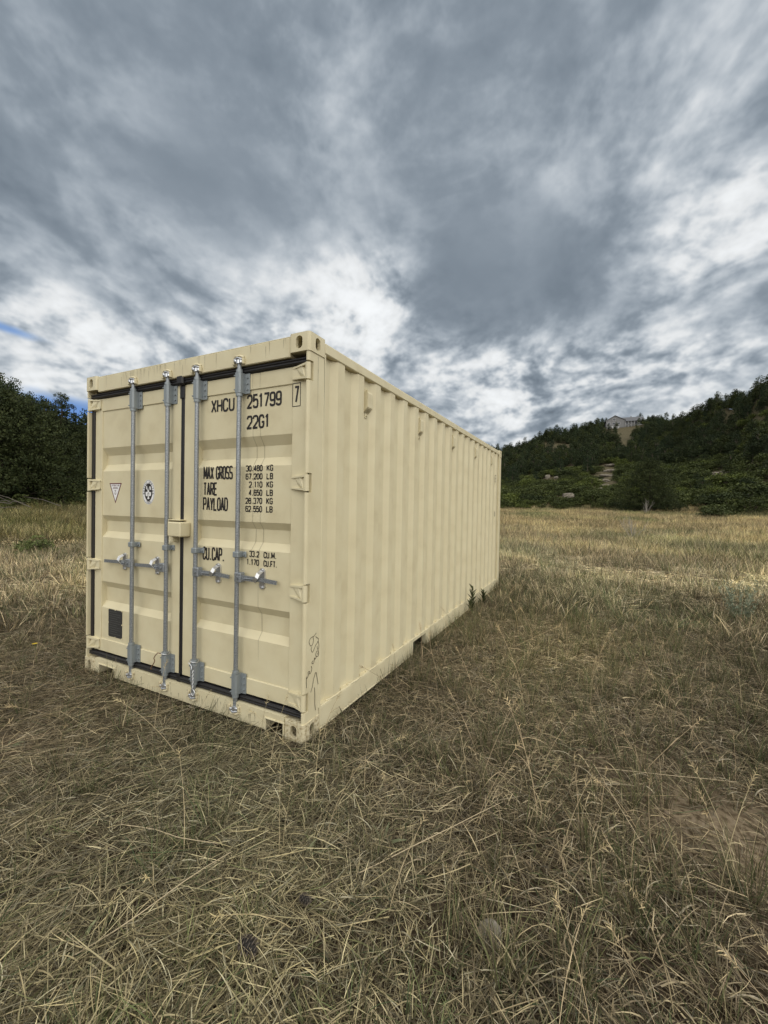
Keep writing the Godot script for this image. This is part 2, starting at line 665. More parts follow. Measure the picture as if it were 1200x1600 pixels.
func V(a: Array) -> Array:
	var out := []
	for i in range(0, a.size(), 2):
		out.append(Vector2(a[i], a[i + 1]))
	return out


func glyph(ch: String) -> Array:
	match ch:
		"0", "O": return [curve(.5, .5, .5, .5, 0, 360, 28)]
		"1": return [V([.12, .80, .55, 1, .55, 0])]
		"2": return [curve(.5, .70, .5, .30, 175, -20) + V([0, 0, 1, 0])]
		"3": return [curve(.5, .76, .5, .24, 165, -85), curve(.5, .26, .5, .26, 85, -165)]
		"4": return [V([.74, 0, .74, 1, 0, .28, 1, .28])]
		"5": return [V([.95, 1, .06, 1, .04, .52]) + curve(.5, .32, .5, .32, 130, -165)]
		"6": return [curve(.5, .3, .5, .3, 0, 360, 20), V([0, .3, 0, .7]) + curve(.5, .7, .5, .3, 180, 15, 10)]
		"7": return [V([0, 1, 1, 1, .36, 0])]
		"8": return [curve(.5, .77, .46, .23, 0, 360, 20), curve(.5, .28, .5, .28, 0, 360, 20)]
		"9": return [curve(.5, .7, .5, .3, 0, 360, 20), V([1, .7, 1, .3]) + curve(.5, .3, .5, .3, 0, -165, 10)]
		"A": return [V([0, 0, .5, 1, 1, 0]), V([.17, .3, .83, .3])]
		"B": return [V([0, 0, 0, 1, .5, 1]) + curve(.5, .76, .46, .24, 90, -90, 8) + V([0, .52]), V([.0, .52, .5, .52]) + curve(.5, .26, .5, .26, 90, -90, 8) + V([0, 0])]
		"C": return [curve(.5, .5, .5, .5, 18, 342, 24)]
		"D": return [V([0, 0, 0, 1, .4, 1]) + curve(.4, .5, .6, .5, 90, -90, 12) + V([0, 0])]
		"E": return [V([1, 1, 0, 1, 0, 0, 1, 0]), V([0, .52, .85, .52])]
		"F": return [V([1, 1, 0, 1, 0, 0]), V([0, .5, .85, .5])]
		"G": return [curve(.5, .5, .5, .5, 18, 340, 24) + V([1, .44, .55, .44])]
		"H": return [V([0, 0, 0, 1]), V([1, 0, 1, 1]), V([0, .5, 1, .5])]
		"I": return [V([.5, 0, .5, 1])]
		"K": return [V([0, 0, 0, 1]), V([1, 1, .05, .42]), V([.3, .58, 1, 0])]
		"L": return [V([0, 1, 0, 0, 1, 0])]
		"M": return [V([0, 0, 0, 1, .5, .25, 1, 1, 1, 0])]
		"N": return [V([0, 0, 0, 1, 1, 0, 1, 1])]
		"P": return [V([0, 0, 0, 1, .5, 1]) + curve(.5, .74, .5, .26, 90, -90, 10) + V([0, .48])]
		"R": return [V([0, 0, 0, 1, .5, 1]) + curve(.5, .75, .5, .25, 90, -90, 10) + V([0, .5]), V([.45, .5, 1, 0])]
		"S": return [curve(.5, .75, .5, .25, 20, 270, 14) + curve(.5, .25, .5, .25, 90, -165, 14)]
		"T": return [V([0, 1, 1, 1]), V([.5, 1, .5, 0])]
		"U": return [V([0, 1, 0, .4]) + curve(.5, .4, .5, .4, 180, 360, 14) + V([1, 1])]
		"V": return [V([0, 1, .5, 0, 1, 1])]
		"X": return [V([0, 0, 1, 1]), V([0, 1, 1, 0])]
		"Y": return [V([0, 1, .5, .45, 1, 1]), V([.5, .45, .5, 0])]
		".": return [V([.5, -.02, .5, .11])]
	return []


func write(b: Buf, text: String, x0: float, x1: float, y0: float, y1: float, z: float, thick: float) -> void:
	# a line of stencil lettering filling x0..x1, y0..y1 on a wall that looks along +z
	var units := 0.0
	for ch in text:
		units += 0.55 if ch in ". " else (1.25 if ch == "M" else (0.75 if ch == "1" else 1.0))
		units += 0.42
	units -= 0.42
	var u := (x1 - x0 - thick) / units
	var x := x0 + thick * 0.5
	var k := 0
	for ch in text:
		var w := 0.55 if ch in ". " else (1.25 if ch == "M" else (0.75 if ch == "1" else 1.0))
		for st in glyph(ch):
			var p := PackedVector3Array()
			for q in st:
				p.append(Vector3(x + q.x * w * u, y0 + thick * 0.5 + q.y * (y1 - y0 - thick), z + 0.0002 * (k % 3)))
			b.ribbon(p, thick, Vector3(0, 0, 1))
			k += 1
		x += (w + 0.42) * u


func word(parent: Node3D, text: String, x0: float, x1: float, y0: float, y1: float, z: float, thick: float) -> Node3D:
	var b := Buf.new()
	write(b, text, x0, x1, y0, y1, z, thick)
	return put("lettering", b.mesh(), M.ink, parent)


# ---------------------------------------------------------------- the container
func mir(x: float, side: int) -> float:
	return x if side == 0 else -CW - x


func corner_casting(parent: Node3D, cx: float, cy: float, cz: float, m: Material) -> void:
	var root := CSGCombiner3D.new()
	root.name = numbered("corner_casting", parent)
	root.position = Vector3(cx, cy, cz)
	parent.add_child(root, true)
	var body := CSGPolygon3D.new()
	body.name = "casting_body"
	var poly := PackedVector2Array()
	for q in [[1, 1], [-1, 1], [-1, -1], [1, -1]]:
		for k in 6:
			var a: float = (k / 5.0) * PI / 2 + [0.0, PI / 2, PI, PI * 1.5][[[1, 1], [-1, 1], [-1, -1], [1, -1]].find(q)]
			poly.append(Vector2(q[0] * (0.081 - 0.020) + cos(a) * 0.020, q[1] * (0.089 - 0.020) + sin(a) * 0.020))
	body.polygon = poly
	body.depth = 0.118
	body.rotation.x = -PI / 2
	body.position.y = 0.059
	body.material = m
	root.add_child(body)
	var hollow := CSGBox3D.new()
	hollow.name = "casting_hollow"
	hollow.size = Vector3(0.112, 0.090, 0.128)
	hollow.operation = CSGShape3D.OPERATION_SUBTRACTION
	hollow.material = m
	root.add_child(hollow)
	var sx := 1.0 if cx > -CW / 2 else -1.0
	var sz := 1.0 if cz > -CL / 2 else -1.0
	for k in 2:
		var hole := CSGPolygon3D.new()
		hole.name = "casting_hole_%d" % k
		var op := PackedVector2Array()
		for i in 24:
			var a := TAU * i / 24
			op.append(Vector2(cos(a) * 0.026, sin(a) * 0.026 + signf(sin(a)) * 0.014))
		hole.polygon = op
		hole.depth = 0.06
		hole.operation = CSGShape3D.OPERATION_SUBTRACTION
		hole.material = m
		if k == 0:
			hole.position = Vector3(0, 0, sz * 0.08 + 0.03)
		else:
			hole.rotation.y = PI / 2
			hole.position = Vector3(sx * 0.073 + 0.03, 0, 0)
		root.add_child(hole)


func side_profile(t: float) -> float:
	# how far in the corrugated side lies at t metres behind the first outer fold
	var p := fposmod(t, 0.28)
	if p < 0.085: return 0.012
	if p < 0.140: return lerpf(0.012, 0.046, (p - 0.085) / 0.055)
	if p < 0.225: return 0.046
	return lerpf(0.046, 0.012, (p - 0.225) / 0.055)


func corrugated_side(side: int) -> Buf:
	var b := Buf.new()
	var cuts := [0.15]
	for k in 24:
		for o in [0.0, 0.085, 0.14, 0.225]:
			var zz: float = 0.345 - 0.28 + 0.28 * k + o - 0.28
			if zz > 0.16 and zz < CL - 0.16:
				cuts.append(zz)
	cuts.append(CL - 0.15)
	for i in cuts.size() - 1:
		var a: float = cuts[i]
		var e: float = cuts[i + 1]
		var xa := mir(-side_profile(a - 0.345 + 0.0001), side)
		var xe := mir(-side_profile(e - 0.345 - 0.0001), side)
		b.quad_to(Vector3(xa, 0.155, -a), Vector3(xe, 0.155, -e), Vector3(xe, 2.53, -e), Vector3(xa, 2.53, -a), Vector3(1 if side == 0 else -1, 0, 0))
	return b


func post_poly(side: int, notch: bool) -> PackedVector2Array:
	# section of a front corner post, x across and y along z
	var pts := []
	if notch:
		pts = [[-0.006, -0.164], [-0.006, -0.052], [-0.050, -0.052], [-0.060, -0.060], [-0.060, -0.12], [-0.045, -0.164]]
	else:
		pts = [[-0.006, -0.164], [-0.006, -0.020], [-0.010, -0.010], [-0.018, -0.005], [-0.026, -0.005], [-0.029, -0.010], [-0.029, -0.058], [-0.060, -0.060], [-0.060, -0.12], [-0.045, -0.164]]
	var out := PackedVector2Array()
	for q in pts:
		out.append(Vector2(mir(q[0], side), q[1]))
	return out


func build_container() -> void:
	var C := thing("shipping_container", "beige twenty foot steel freight container standing on the dry grass", "shipping container")
	for sx in [0, 1]:
		for sz in [-0.089, -CL + 0.089]:
			corner_casting(C, mir(-0.081, sx), 0.059, sz, M.worn)
			corner_casting(C, mir(-0.081, sx), CH - 0.059, sz, M.paint)
	var hinge_y := [0.249, 0.947, 1.649, 2.352]
	for side in 2:
		var b := Buf.new()
		var y := 0.118
		for hy in hinge_y + [99.0]:
			var top: float = minf(hy - 0.062, CH - 0.118)
			b.prism(post_poly(side, false), Vector3(0, y, 0), Vector3.RIGHT, Vector3.BACK, Vector3(0, top - y, 0))
			if hy < 50.0:
				b.prism(post_poly(side, true), Vector3(0, top, 0), Vector3.RIGHT, Vector3.BACK, Vector3(0, 0.124, 0))
				y = top + 0.124
		put("corner_post", b.mesh(), M.paint, C)
		b = Buf.new()
		b.box(Vector3(mir(-0.006, side) - (0.15 if side == 0 else 0.0), 0.118, -CL + 0.004), Vector3(mir(-0.006, side) + (0.0 if side == 0 else 0.15), CH - 0.118, -CL + 0.12), 0.008)
		put("rear_post", b.mesh(), M.paint, C)
		put("side_panel", corrugated_side(side).mesh(), M.paint, C)
		# flat strip where the side sheet is welded to the post
		b = Buf.new()
		for e in [0.164, CL - 0.19]:
			b = Buf.new()
			b.box(Vector3(minf(mir(-0.004, side), mir(-0.03, side)), 0.16, -e - 0.022), Vector3(maxf(mir(-0.004, side), mir(-0.03, side)), 2.50, -e), 0.002)
			put("post_flange", b.mesh(), M.paint, C)
		b = Buf.new()
		b.box(Vector3(minf(mir(-0.004, side), mir(-0.064, side)), 2.505, -CL + 0.179), Vector3(maxf(mir(-0.004, side), mir(-0.064, side)), 2.575, -0.179), 0.006)
		put("top_rail", b.mesh(), M.paint, C)
		# bottom rail, broken by the two fork pockets
		b = Buf.new()
		var x0 := minf(mir(-0.008, side), mir(-0.058, side))
		var x1 := maxf(mir(-0.008, side), mir(-0.058, side))
		var runs := [[0.179, 1.80], [2.16, 3.90], [4.26, CL - 0.179]]
		for r in runs:
			b.box(Vector3(x0, 0.012, -r[1]), Vector3(x1, 0.152, -r[0]), 0.004)
			var l0 := minf(mir(-0.004, side), mir(-0.075, side))
			b.box(Vector3(l0, 0.006, -r[1] + 0.001), Vector3(l0 + 0.071, 0.016, -r[0] - 0.001), 0.002)
		b.box(Vector3(x0 + 0.001, 0.128, -CL + 0.178), Vector3(x1 - 0.001, 0.160, -0.178), 0.002)
		put("bottom_rail", b.mesh(), M.paint, C)
		# weld beads at the foot of each fold
		b = Buf.new()
		for k in 21:
			var zc := -0.345 - 0.28 * k
			if zc < -CL + 0.3: continue
			var pts := PackedVector3Array()
			for q in [[0.068, -0.030], [0.03, -0.018], [-0.02, -0.012], [-0.06, -0.012], [-0.105, -0.016], [-0.145, -0.040]]:
				pts.append(Vector3(mir(q[1] + 0.004, side), 0.163, zc + q[0]))
			b = Buf.new()
			b.tube(pts, 0.006, 0.006, 5)
			put("weld_bead", b.mesh(), M.paint, C)
	for z in [-2.0, -4.08]:
		var b := Buf.new()
		for side in 2:
			var xa := minf(mir(-0.064, side), mir(-0.60, side))
			b.box(Vector3(xa, 0.012, z - 0.19), Vector3(xa + 0.536, 0.126, z - 0.183))
			b.box(Vector3(xa, 0.012, z + 0.183), Vector3(xa + 0.536, 0.126, z + 0.19))
		b.box(Vector3(-CW + 0.6, 0.0125, z - 0.182), Vector3(-0.6, 0.125, z + 0.182))
		put("fork_pocket", b.mesh(), M.dark, C)
	var b := Buf.new()
	b.box(Vector3(-CW + 0.05, 0.128, -CL + 0.1), Vector3(-0.05, 0.16, -0.16))
	for k in 18:
		b.box(Vector3(-CW + 0.06, 0.02, -0.42 - 0.31 * k), Vector3(-0.06, 0.127, -0.38 - 0.31 * k))
	put("underframe", b.mesh(), M.dark, C)
	b = Buf.new()
	var rz := 0.12
	while rz < CL - 0.14:
		b.box(Vector3(-CW + 0.06, 2.545, -rz - 0.17), Vector3(-0.06, 2.56, -rz), 0.004)
		b.box(Vector3(-CW + 0.2, 2.556, -rz - 0.15), Vector3(-0.2, 2.574, -rz - 0.05), 0.012)
		rz += 0.209
	put("roof_panel", b.mesh(), M.paint, C)
	b = Buf.new()
	for k in 9:
		var xa := -0.16 - 0.2365 * k
		b.box(Vector3(xa - 0.2365, 0.15, -CL + 0.055), Vector3(xa, 2.5, -CL + 0.060))
		b.box(Vector3(xa - 0.17, 0.17, -CL + 0.02), Vector3(xa - 0.06, 2.48, -CL + 0.054), 0.03)
	b.box(Vector3(-CW + 0.162, 0.01, -CL + 0.01), Vector3(-0.162, 0.16, -CL + 0.07), 0.006)
	b.box(Vector3(-CW + 0.162, 2.47, -CL + 0.01), Vector3(-0.162, 2.58, -CL + 0.07), 0.006)
	put("rear_wall", b.mesh(), M.paint, C)

	# door header and sill
	b = Buf.new()
	b.box(Vector3(-CW + 0.163, 2.452, -0.10), Vector3(-0.163, 2.578, -0.012), 0.005)
	b.box(Vector3(-CW + 0.163, 2.5785, -0.16), Vector3(-0.163, 2.586, -0.016), 0.002)
	put("door_header", b.mesh(), M.paint, C)
	b = Buf.new()
	for r in [[-2.275, -2.215], [-1.99, -0.318]]:
		b.box(Vector3(r[0], 0.012, -0.13), Vector3(r[1], 0.0955, -0.006))
	b.box(Vector3(-2.275, 0.0955, -0.14), Vector3(-0.163, 0.132, -0.006))
	for r in [[-2.215, -1.99], [-0.318, -0.164]]:
		b.box(Vector3(r[0] - 0.006, 0.088, -0.012), Vector3(r[1] + 0.006, 0.097, 0.001), 0.002)
		for e in [r[0], r[1]]:
			b.box(Vector3(e - 0.005, 0.012, -0.012), Vector3(e + 0.005, 0.0875, 0.001), 0.002)
		b.box(Vector3(r[0] - 0.02, 0.012, -0.6), Vector3(r[1] + 0.02, 0.095, -0.59))
	put("door_sill", b.mesh(), M.paint, C)
	b = Buf.new()
	b.box(Vector3(-2.40, 0.13, -0.16), Vector3(-0.03, 2.46, -0.135))
	put("door_backing", b.mesh(), M.dark, C)

	build_door(C, -2.372, -1.236, -2.272, -1.338, "left")
	build_door(C, -1.202, -0.034, -1.062, -0.168, "right")

	# rubber seals round the doors
	for g in [[Vector3(-2.408, 2.406, -0.075), Vector3(-0.030, 2.450, -0.034)], [Vector3(-2.408, 0.136, -0.075), Vector3(-0.030, 0.174, -0.034)]]:
		b = Buf.new()
		b.box(g[0], g[1], 0.008)
		for e in [0.28, 0.72]:
			var yy: float = lerpf(g[0].y, g[1].y, e)
			b.tube(PackedVector3Array([Vector3(g[0].x, yy, g[1].z - 0.002), Vector3(g[1].x, yy, g[1].z - 0.002)]), 0.009, 0.009, 8)
		put("door_seal", b.mesh(), M.rubber, C)
	for g in [[-2.409, -2.372], [-1.2365, -1.2015], [-0.0335, -0.029]]:
		b = Buf.new()
		b.box(Vector3(g[0], 0.1815, -0.10), Vector3(g[1], 2.4045, -0.036 if g[0] < -2.0 else -0.044), 0.004)
		if g[0] > -2.0 and g[1] < -1.0:
			b.box(Vector3(-1.255, 2.396, -0.0435), Vector3(-1.182, 2.470, -0.008), 0.012)
			b.box(Vector3(-1.243, 2.30, -0.0435), Vector3(-1.194, 2.395, -0.036), 0.004)
			b.box(Vector3(-1.240, 0.134, -0.033), Vector3(-1.198, 0.20, -0.028), 0.004)
		put("door_seal", b.mesh(), M.rubber, C)

	# hinges
	for side in 2:
		for hy in hinge_y:
			var h := MeshInstance3D.new()
			b = Buf.new()
			var s := 1.0 if side == 0 else -1.0
			var hx := mir(-0.026, side)
			b.tube(PackedVector3Array([Vector3(hx, hy - 0.052, -0.024), Vector3(hx, hy + 0.052, -0.024)]), 0.018, 0.018, 14)
			# blade: a tapered cheek with two raised ribs
			var P := func(x: float, y: float, z: float) -> Vector3: return Vector3(hx - s * x, hy + y, z)
			b.prism(PackedVector2Array([Vector2(hx, hy - 0.050), Vector2(hx, hy + 0.050), Vector2(hx - s * 0.06, hy + 0.050), Vector2(hx - s * 0.135, hy + 0.038), Vector2(hx - s * 0.135, hy - 0.038), Vector2(hx - s * 0.06, hy - 0.050)]), Vector3(0, 0, -0.048), Vector3.RIGHT, Vector3.UP, Vector3(0, 0, 0.012))
			for e in [1.0, -1.0]:
				var pa: Vector3 = P.call(0.0, e * 0.050, -0.040)
				var pb: Vector3 = P.call(0.135, e * 0.038, -0.040)
				var pc: Vector3 = P.call(0.135, e * 0.028, -0.040)
				var pd: Vector3 = P.call(0.0, e * 0.036, -0.040)
				var o := Vector3(0, 0, 0.034)
				var o2 := Vector3(0, 0, 0.004)
				b.quad_to(pa + o, pb + o2, pc + o2, pd + o, Vector3(0, 0, 1))
				b.quad_to(pa, pb, pb + o2, pa + o, Vector3(0, e, 0))
				b.quad_to(pd, pc, pc + o2, pd + o, Vector3(0, -e, 0))
				b.quad_to(pb, pc, pc + o2, pb + o2, Vector3(-s, 0, 0))
			# slanted web between the ribs
			b.quad_to(P.call(0.02, -0.034, -0.012), P.call(0.05, 0.034, -0.022), P.call(0.10, 0.028, -0.034), P.call(0.06, -0.032, -0.034), Vector3(0, 0, 1))
			b.quad_to(P.call(0.02, -0.034, -0.012), P.call(0.05, 0.034, -0.022), P.call(0.03, 0.034, -0.034), P.call(0.0, -0.034, -0.034), Vector3(s, 0, 0.3))
			h.free()
			put("hinge", b.mesh(), M.paint, C)

	for x in [-1.775, -1.348, -1.02, -0.60]:
		build_rod(C, x, -1.0 if x < -1.2 else 1.0)

	# lock box across the door gap
	b = Buf.new()
	b.box(Vector3(-1.262, 1.252, -0.048), Vector3(-1.118, 1.362, 0.046), 0.008)
	var lb := put("lock_box", b.mesh(), M.paint, C)
	b = Buf.new()
	b.box(Vector3(-1.300, 1.372, -0.048), Vector3(-1.170, 1.379, 0.012), 0.002)
	b.box(Vector3(-1.300, 1.262, -0.048), Vector3(-1.293, 1.3715, 0.012), 0.002)
	b.box(Vector3(-1.282, 1.205, -0.046), Vector3(-1.250, 1.2515, 0.004), 0.004)
	put("lock_bracket", b.mesh(), M.paint, lb)

	# ventilators under the top rail
	for k in 5:
		var zc := -0.800 - 1.12 * k
		b = Buf.new()
		b.prism(PackedVector2Array([Vector2(-0.046, 2.245), Vector2(-0.006, 2.285), Vector2(-0.006, 2.395), Vector2(-0.014, 2.408), Vector2(-0.046, 2.412)]), Vector3(0, 0, zc - 0.040), Vector3.RIGHT, Vector3.UP, Vector3(0, 0, 0.080))
		b.box(Vector3(-0.046, 2.205, zc - 0.022), Vector3(-0.040, 2.246, zc + 0.022), 0.002)
		b.box(Vector3(-0.046, 2.411, zc - 0.022), Vector3(-0.040, 2.440, zc + 0.022), 0.002)
		b.tube(PackedVector3Array([Vector3(-0.042, 2.225, zc), Vector3(-0.030, 2.225, zc)]), 0.009, 0.009, 8)
		b.tube(PackedVector3Array([Vector3(-0.042, 2.427, zc), Vector3(-0.030, 2.427, zc)]), 0.009, 0.009, 8)
		var v := put("ventilator", b.mesh(), M.paint, C)
		b = Buf.new()
		for i in 5:
			var t := (i + 0.6) / 5.6
			var pt := Vector3(lerpf(-0.046, -0.006, t), lerpf(2.245, 2.285, t), zc) + Vector3(0.003, -0.002, 0)
			b.box(pt - Vector3(0.002, 0.002, 0.034), pt + Vector3(0.002, 0.002, 0.034))
		put("grille", b.mesh(), M.worn, v)

	# stencil marks near the far end of the side
	for m in [[1.98, 2.10], [1.36, 1.43]]:
		b = Buf.new()
		var xx := -0.0105
		var zc := -5.555
		for st in [[[0, 0], [0, 1], [1, 1], [1, 0], [0, 0]], [[0, 0.5], [1, 0.5]]]:
			var p := PackedVector3Array()
			for q in st:
				p.append(Vector3(xx + (0.0003 if st.size() == 2 else 0.0), lerpf(m[0], m[1], q[1]), zc - 0.055 * (1.0 - q[0])))
			b.ribbon(p, 0.012, Vector3(1, 0, 0))
		put("stencil_mark", b.mesh(), M.ink, C)

	# pen scrawl on the corner post
	b = Buf.new()
	var strokes := [
		[-0.126, 0.673, -0.105, 0.662, -0.099, 0.658, -0.075, 0.658, -0.055, 0.647, -0.052, 0.627, -0.069, 0.604, -0.086, 0.609, -0.096, 0.627, -0.092, 0.657],
		[-0.12, 0.654, -0.127, 0.644, -0.150, 0.628, -0.147, 0.61, -0.118, 0.591, -0.098, 0.564, -0.084, 0.56, -0.073, 0.58, -0.076, 0.595],
		[-0.139, 0.613, -0.150, 0.606, -0.158, 0.585, -0.156, 0.566, -0.147, 0.558, -0.138, 0.572, -0.138, 0.583],
		[-0.143, 0.526, -0.147, 0.538],
		[-0.151, 0.548, -0.133, 0.549, -0.123, 0.531, -0.134, 0.515, -0.150, 0.516, -0.156, 0.532, -0.151, 0.548],
		[-0.13, 0.516, -0.117, 0.504, -0.109, 0.514, -0.106, 0.494, -0.096, 0.481, -0.082, 0.492, -0.096, 0.502],
		[-0.073, 0.472, -0.083, 0.456, -0.074, 0.435, -0.06, 0.427, -0.057, 0.445, -0.043, 0.443, -0.047, 0.428, -0.038, 0.411, -0.026, 0.411, -0.031, 0.421],
		[-0.028, 0.41, -0.026, 0.387, -0.029, 0.365, -0.027, 0.348],
		[-0.074, 0.302, -0.09, 0.333, -0.103, 0.378, -0.126, 0.414, -0.140, 0.376, -0.154, 0.325],
		[-0.114, 0.319, -0.119, 0.267, -0.12, 0.208, -0.129, 0.164]]
	var k := 0
	for st in strokes:
		var cv := Curve3D.new()
		for i in range(0, st.size(), 2):
			var pt := Vector3(-0.0050 + 0.0002 * k, st[i + 1], st[i])
			var pr := Vector3(0, st[maxi(i - 1, 1)], st[maxi(i - 2, 0)])
			var nx := Vector3(0, st[mini(i + 3, st.size() - 1)], st[mini(i + 2, st.size() - 2)])
			var tg := (nx - pr) * 0.18
			tg.x = 0
			cv.add_point(pt, -tg, tg)
		b = Buf.new()
		b.ribbon(cv.tessellate(3, 6), 0.0042, Vector3(1, 0, 0))
		k += 1
		put("pen_stroke", b.mesh(), M.pen, C)

	# rain streaks of rust and dirt
	rng.seed = 77
	for i in 46:
		var x := rng.randf_range(-2.25, -0.2)
		if rng.randf() < 0.45: x = rng.randf_range(-1.95, -1.25)
		var y1 := 2.577 if rng.randf() < 0.75 else rng.randf_range(2.5, 2.56)
		var y0 := y1 - rng.randf_range(0.025, 0.11)
		streak(C, PackedVector3Array([Vector3(x, y1, -0.0105 + i * 0.00001), Vector3(x + 0.001, y0, -0.0105 + i * 0.00001)]), rng.randf_range(0.002, 0.006), Vector3(0, 0, 1))
	for i in 40:
		var x := rng.randf_range(-1.95, -0.34)
		var y1 := rng.randf_range(0.05, 0.128)
		streak(C, PackedVector3Array([Vector3(x, y1, -0.0045 + i * 0.00001), Vector3(x + 0.001, rng.randf_range(0.015, y1 - 0.01), -0.0045 + i * 0.00001)]), rng.randf_range(0.003, 0.009), Vector3(0, 0, 1))
	for z in [[-0.098, 2.46, 2.10, 0.006], [-0.168, 2.49, 1.98, 0.008], [-0.10, 2.38, 2.35, 0.004]]:
		streak(C, PackedVector3Array([Vector3(-0.0035, z[1], z[0]), Vector3(-0.0035, z[2], z[0] - 0.002)]), z[3], Vector3(1, 0, 0))

	# wire ties left on two of the lock rods
	var w := thing("wire_tie", "bent rusty wire hooked round the second lock rod above the door foot", "wire", Vector3(-1.348, 0.33, 0.0))
	b = Buf.new()
	var pts := PackedVector3Array()
	for i in 13:
		var a := TAU * i / 12.0
		pts.append(Vector3(cos(a) * 0.030, sin(a * 0.5) * 0.014, -0.012 + sin(a) * 0.03))
	b.tube(pts, 0.0035, 0.0035, 6)
	b.tube(PackedVector3Array([Vector3(0.03, 0.0, -0.01), Vector3(0.045, 0.018, 0.006), Vector3(0.05, 0.03, 0.0)]), 0.0035, 0.0035, 6)
	put("loop", b.mesh(), M.bright_zinc, w)
	b = Buf.new()
	b.tube(PackedVector3Array([Vector3(-0.03, 0.0, 0.0), Vector3(-0.060, 0.004, 0.01), Vector3(-0.085, -0.02, 0.012), Vector3(-0.105, -0.045, 0.01), Vector3(-0.095, -0.065, 0.01), Vector3(-0.105, -0.085, 0.01), Vector3(-0.14, -0.13, 0.012), Vector3(-0.13, -0.138, 0.012)]), 0.0038, 0.0038, 6)
	put("tail", b.mesh(), M.rust, w)
	w = thing("wire_tie", "twisted bright wire wrapped round the third lock rod above the door foot", "wire", Vector3(-1.02, 0.33, 0.0))
	b = Buf.new()
	b.tube(pts, 0.0035, 0.0035, 6)
	put("loop", b.mesh(), M.bright_zinc, w)
	for e in [1.0, -1.0]:
		b = Buf.new()
		var tw := PackedVector3Array()
		for i in 20:
			var a := i * 1.1
			tw.append(Vector3(0.035 * e * (1.0 - minf(i / 5.0, 1.0)) + 0.022 + cos(a) * 0.007 * e, -0.010 * i, 0.022 + sin(a) * 0.006 * e))
		b.tube(tw, 0.0034, 0.0034, 6)
		put("tail", b.mesh(), M.bright_zinc, w)
	b = Buf.new()
	var ring := PackedVector3Array()
	for i in 11:
		var a := TAU * i / 10.0
		ring.append(Vector3(0.035 + cos(a) * 0.018, -0.21 + sin(a) * 0.022, 0.024))
	b.tube(ring, 0.0045, 0.0045, 6)
	put("ring", b.mesh(), M.bright_zinc, w)


func streak(parent: Node3D, pts: PackedVector3Array, w: float, face: Vector3) -> void:
	var b := Buf.new()
	var s := face.cross(pts[1] - pts[0]).normalized() * w * 0.5
	var m := pts[0].lerp(pts[1], 0.45)
	b.quad_to(pts[0] - s, pts[0] + s, m + s * 0.8, m - s * 0.8, face)
	b.quad_to(m - s * 0.8, m + s * 0.8, pts[1] + s * 0.15, pts[1] - s * 0.15, face)
	put("rain_streak", b.mesh(), M.stain, parent)


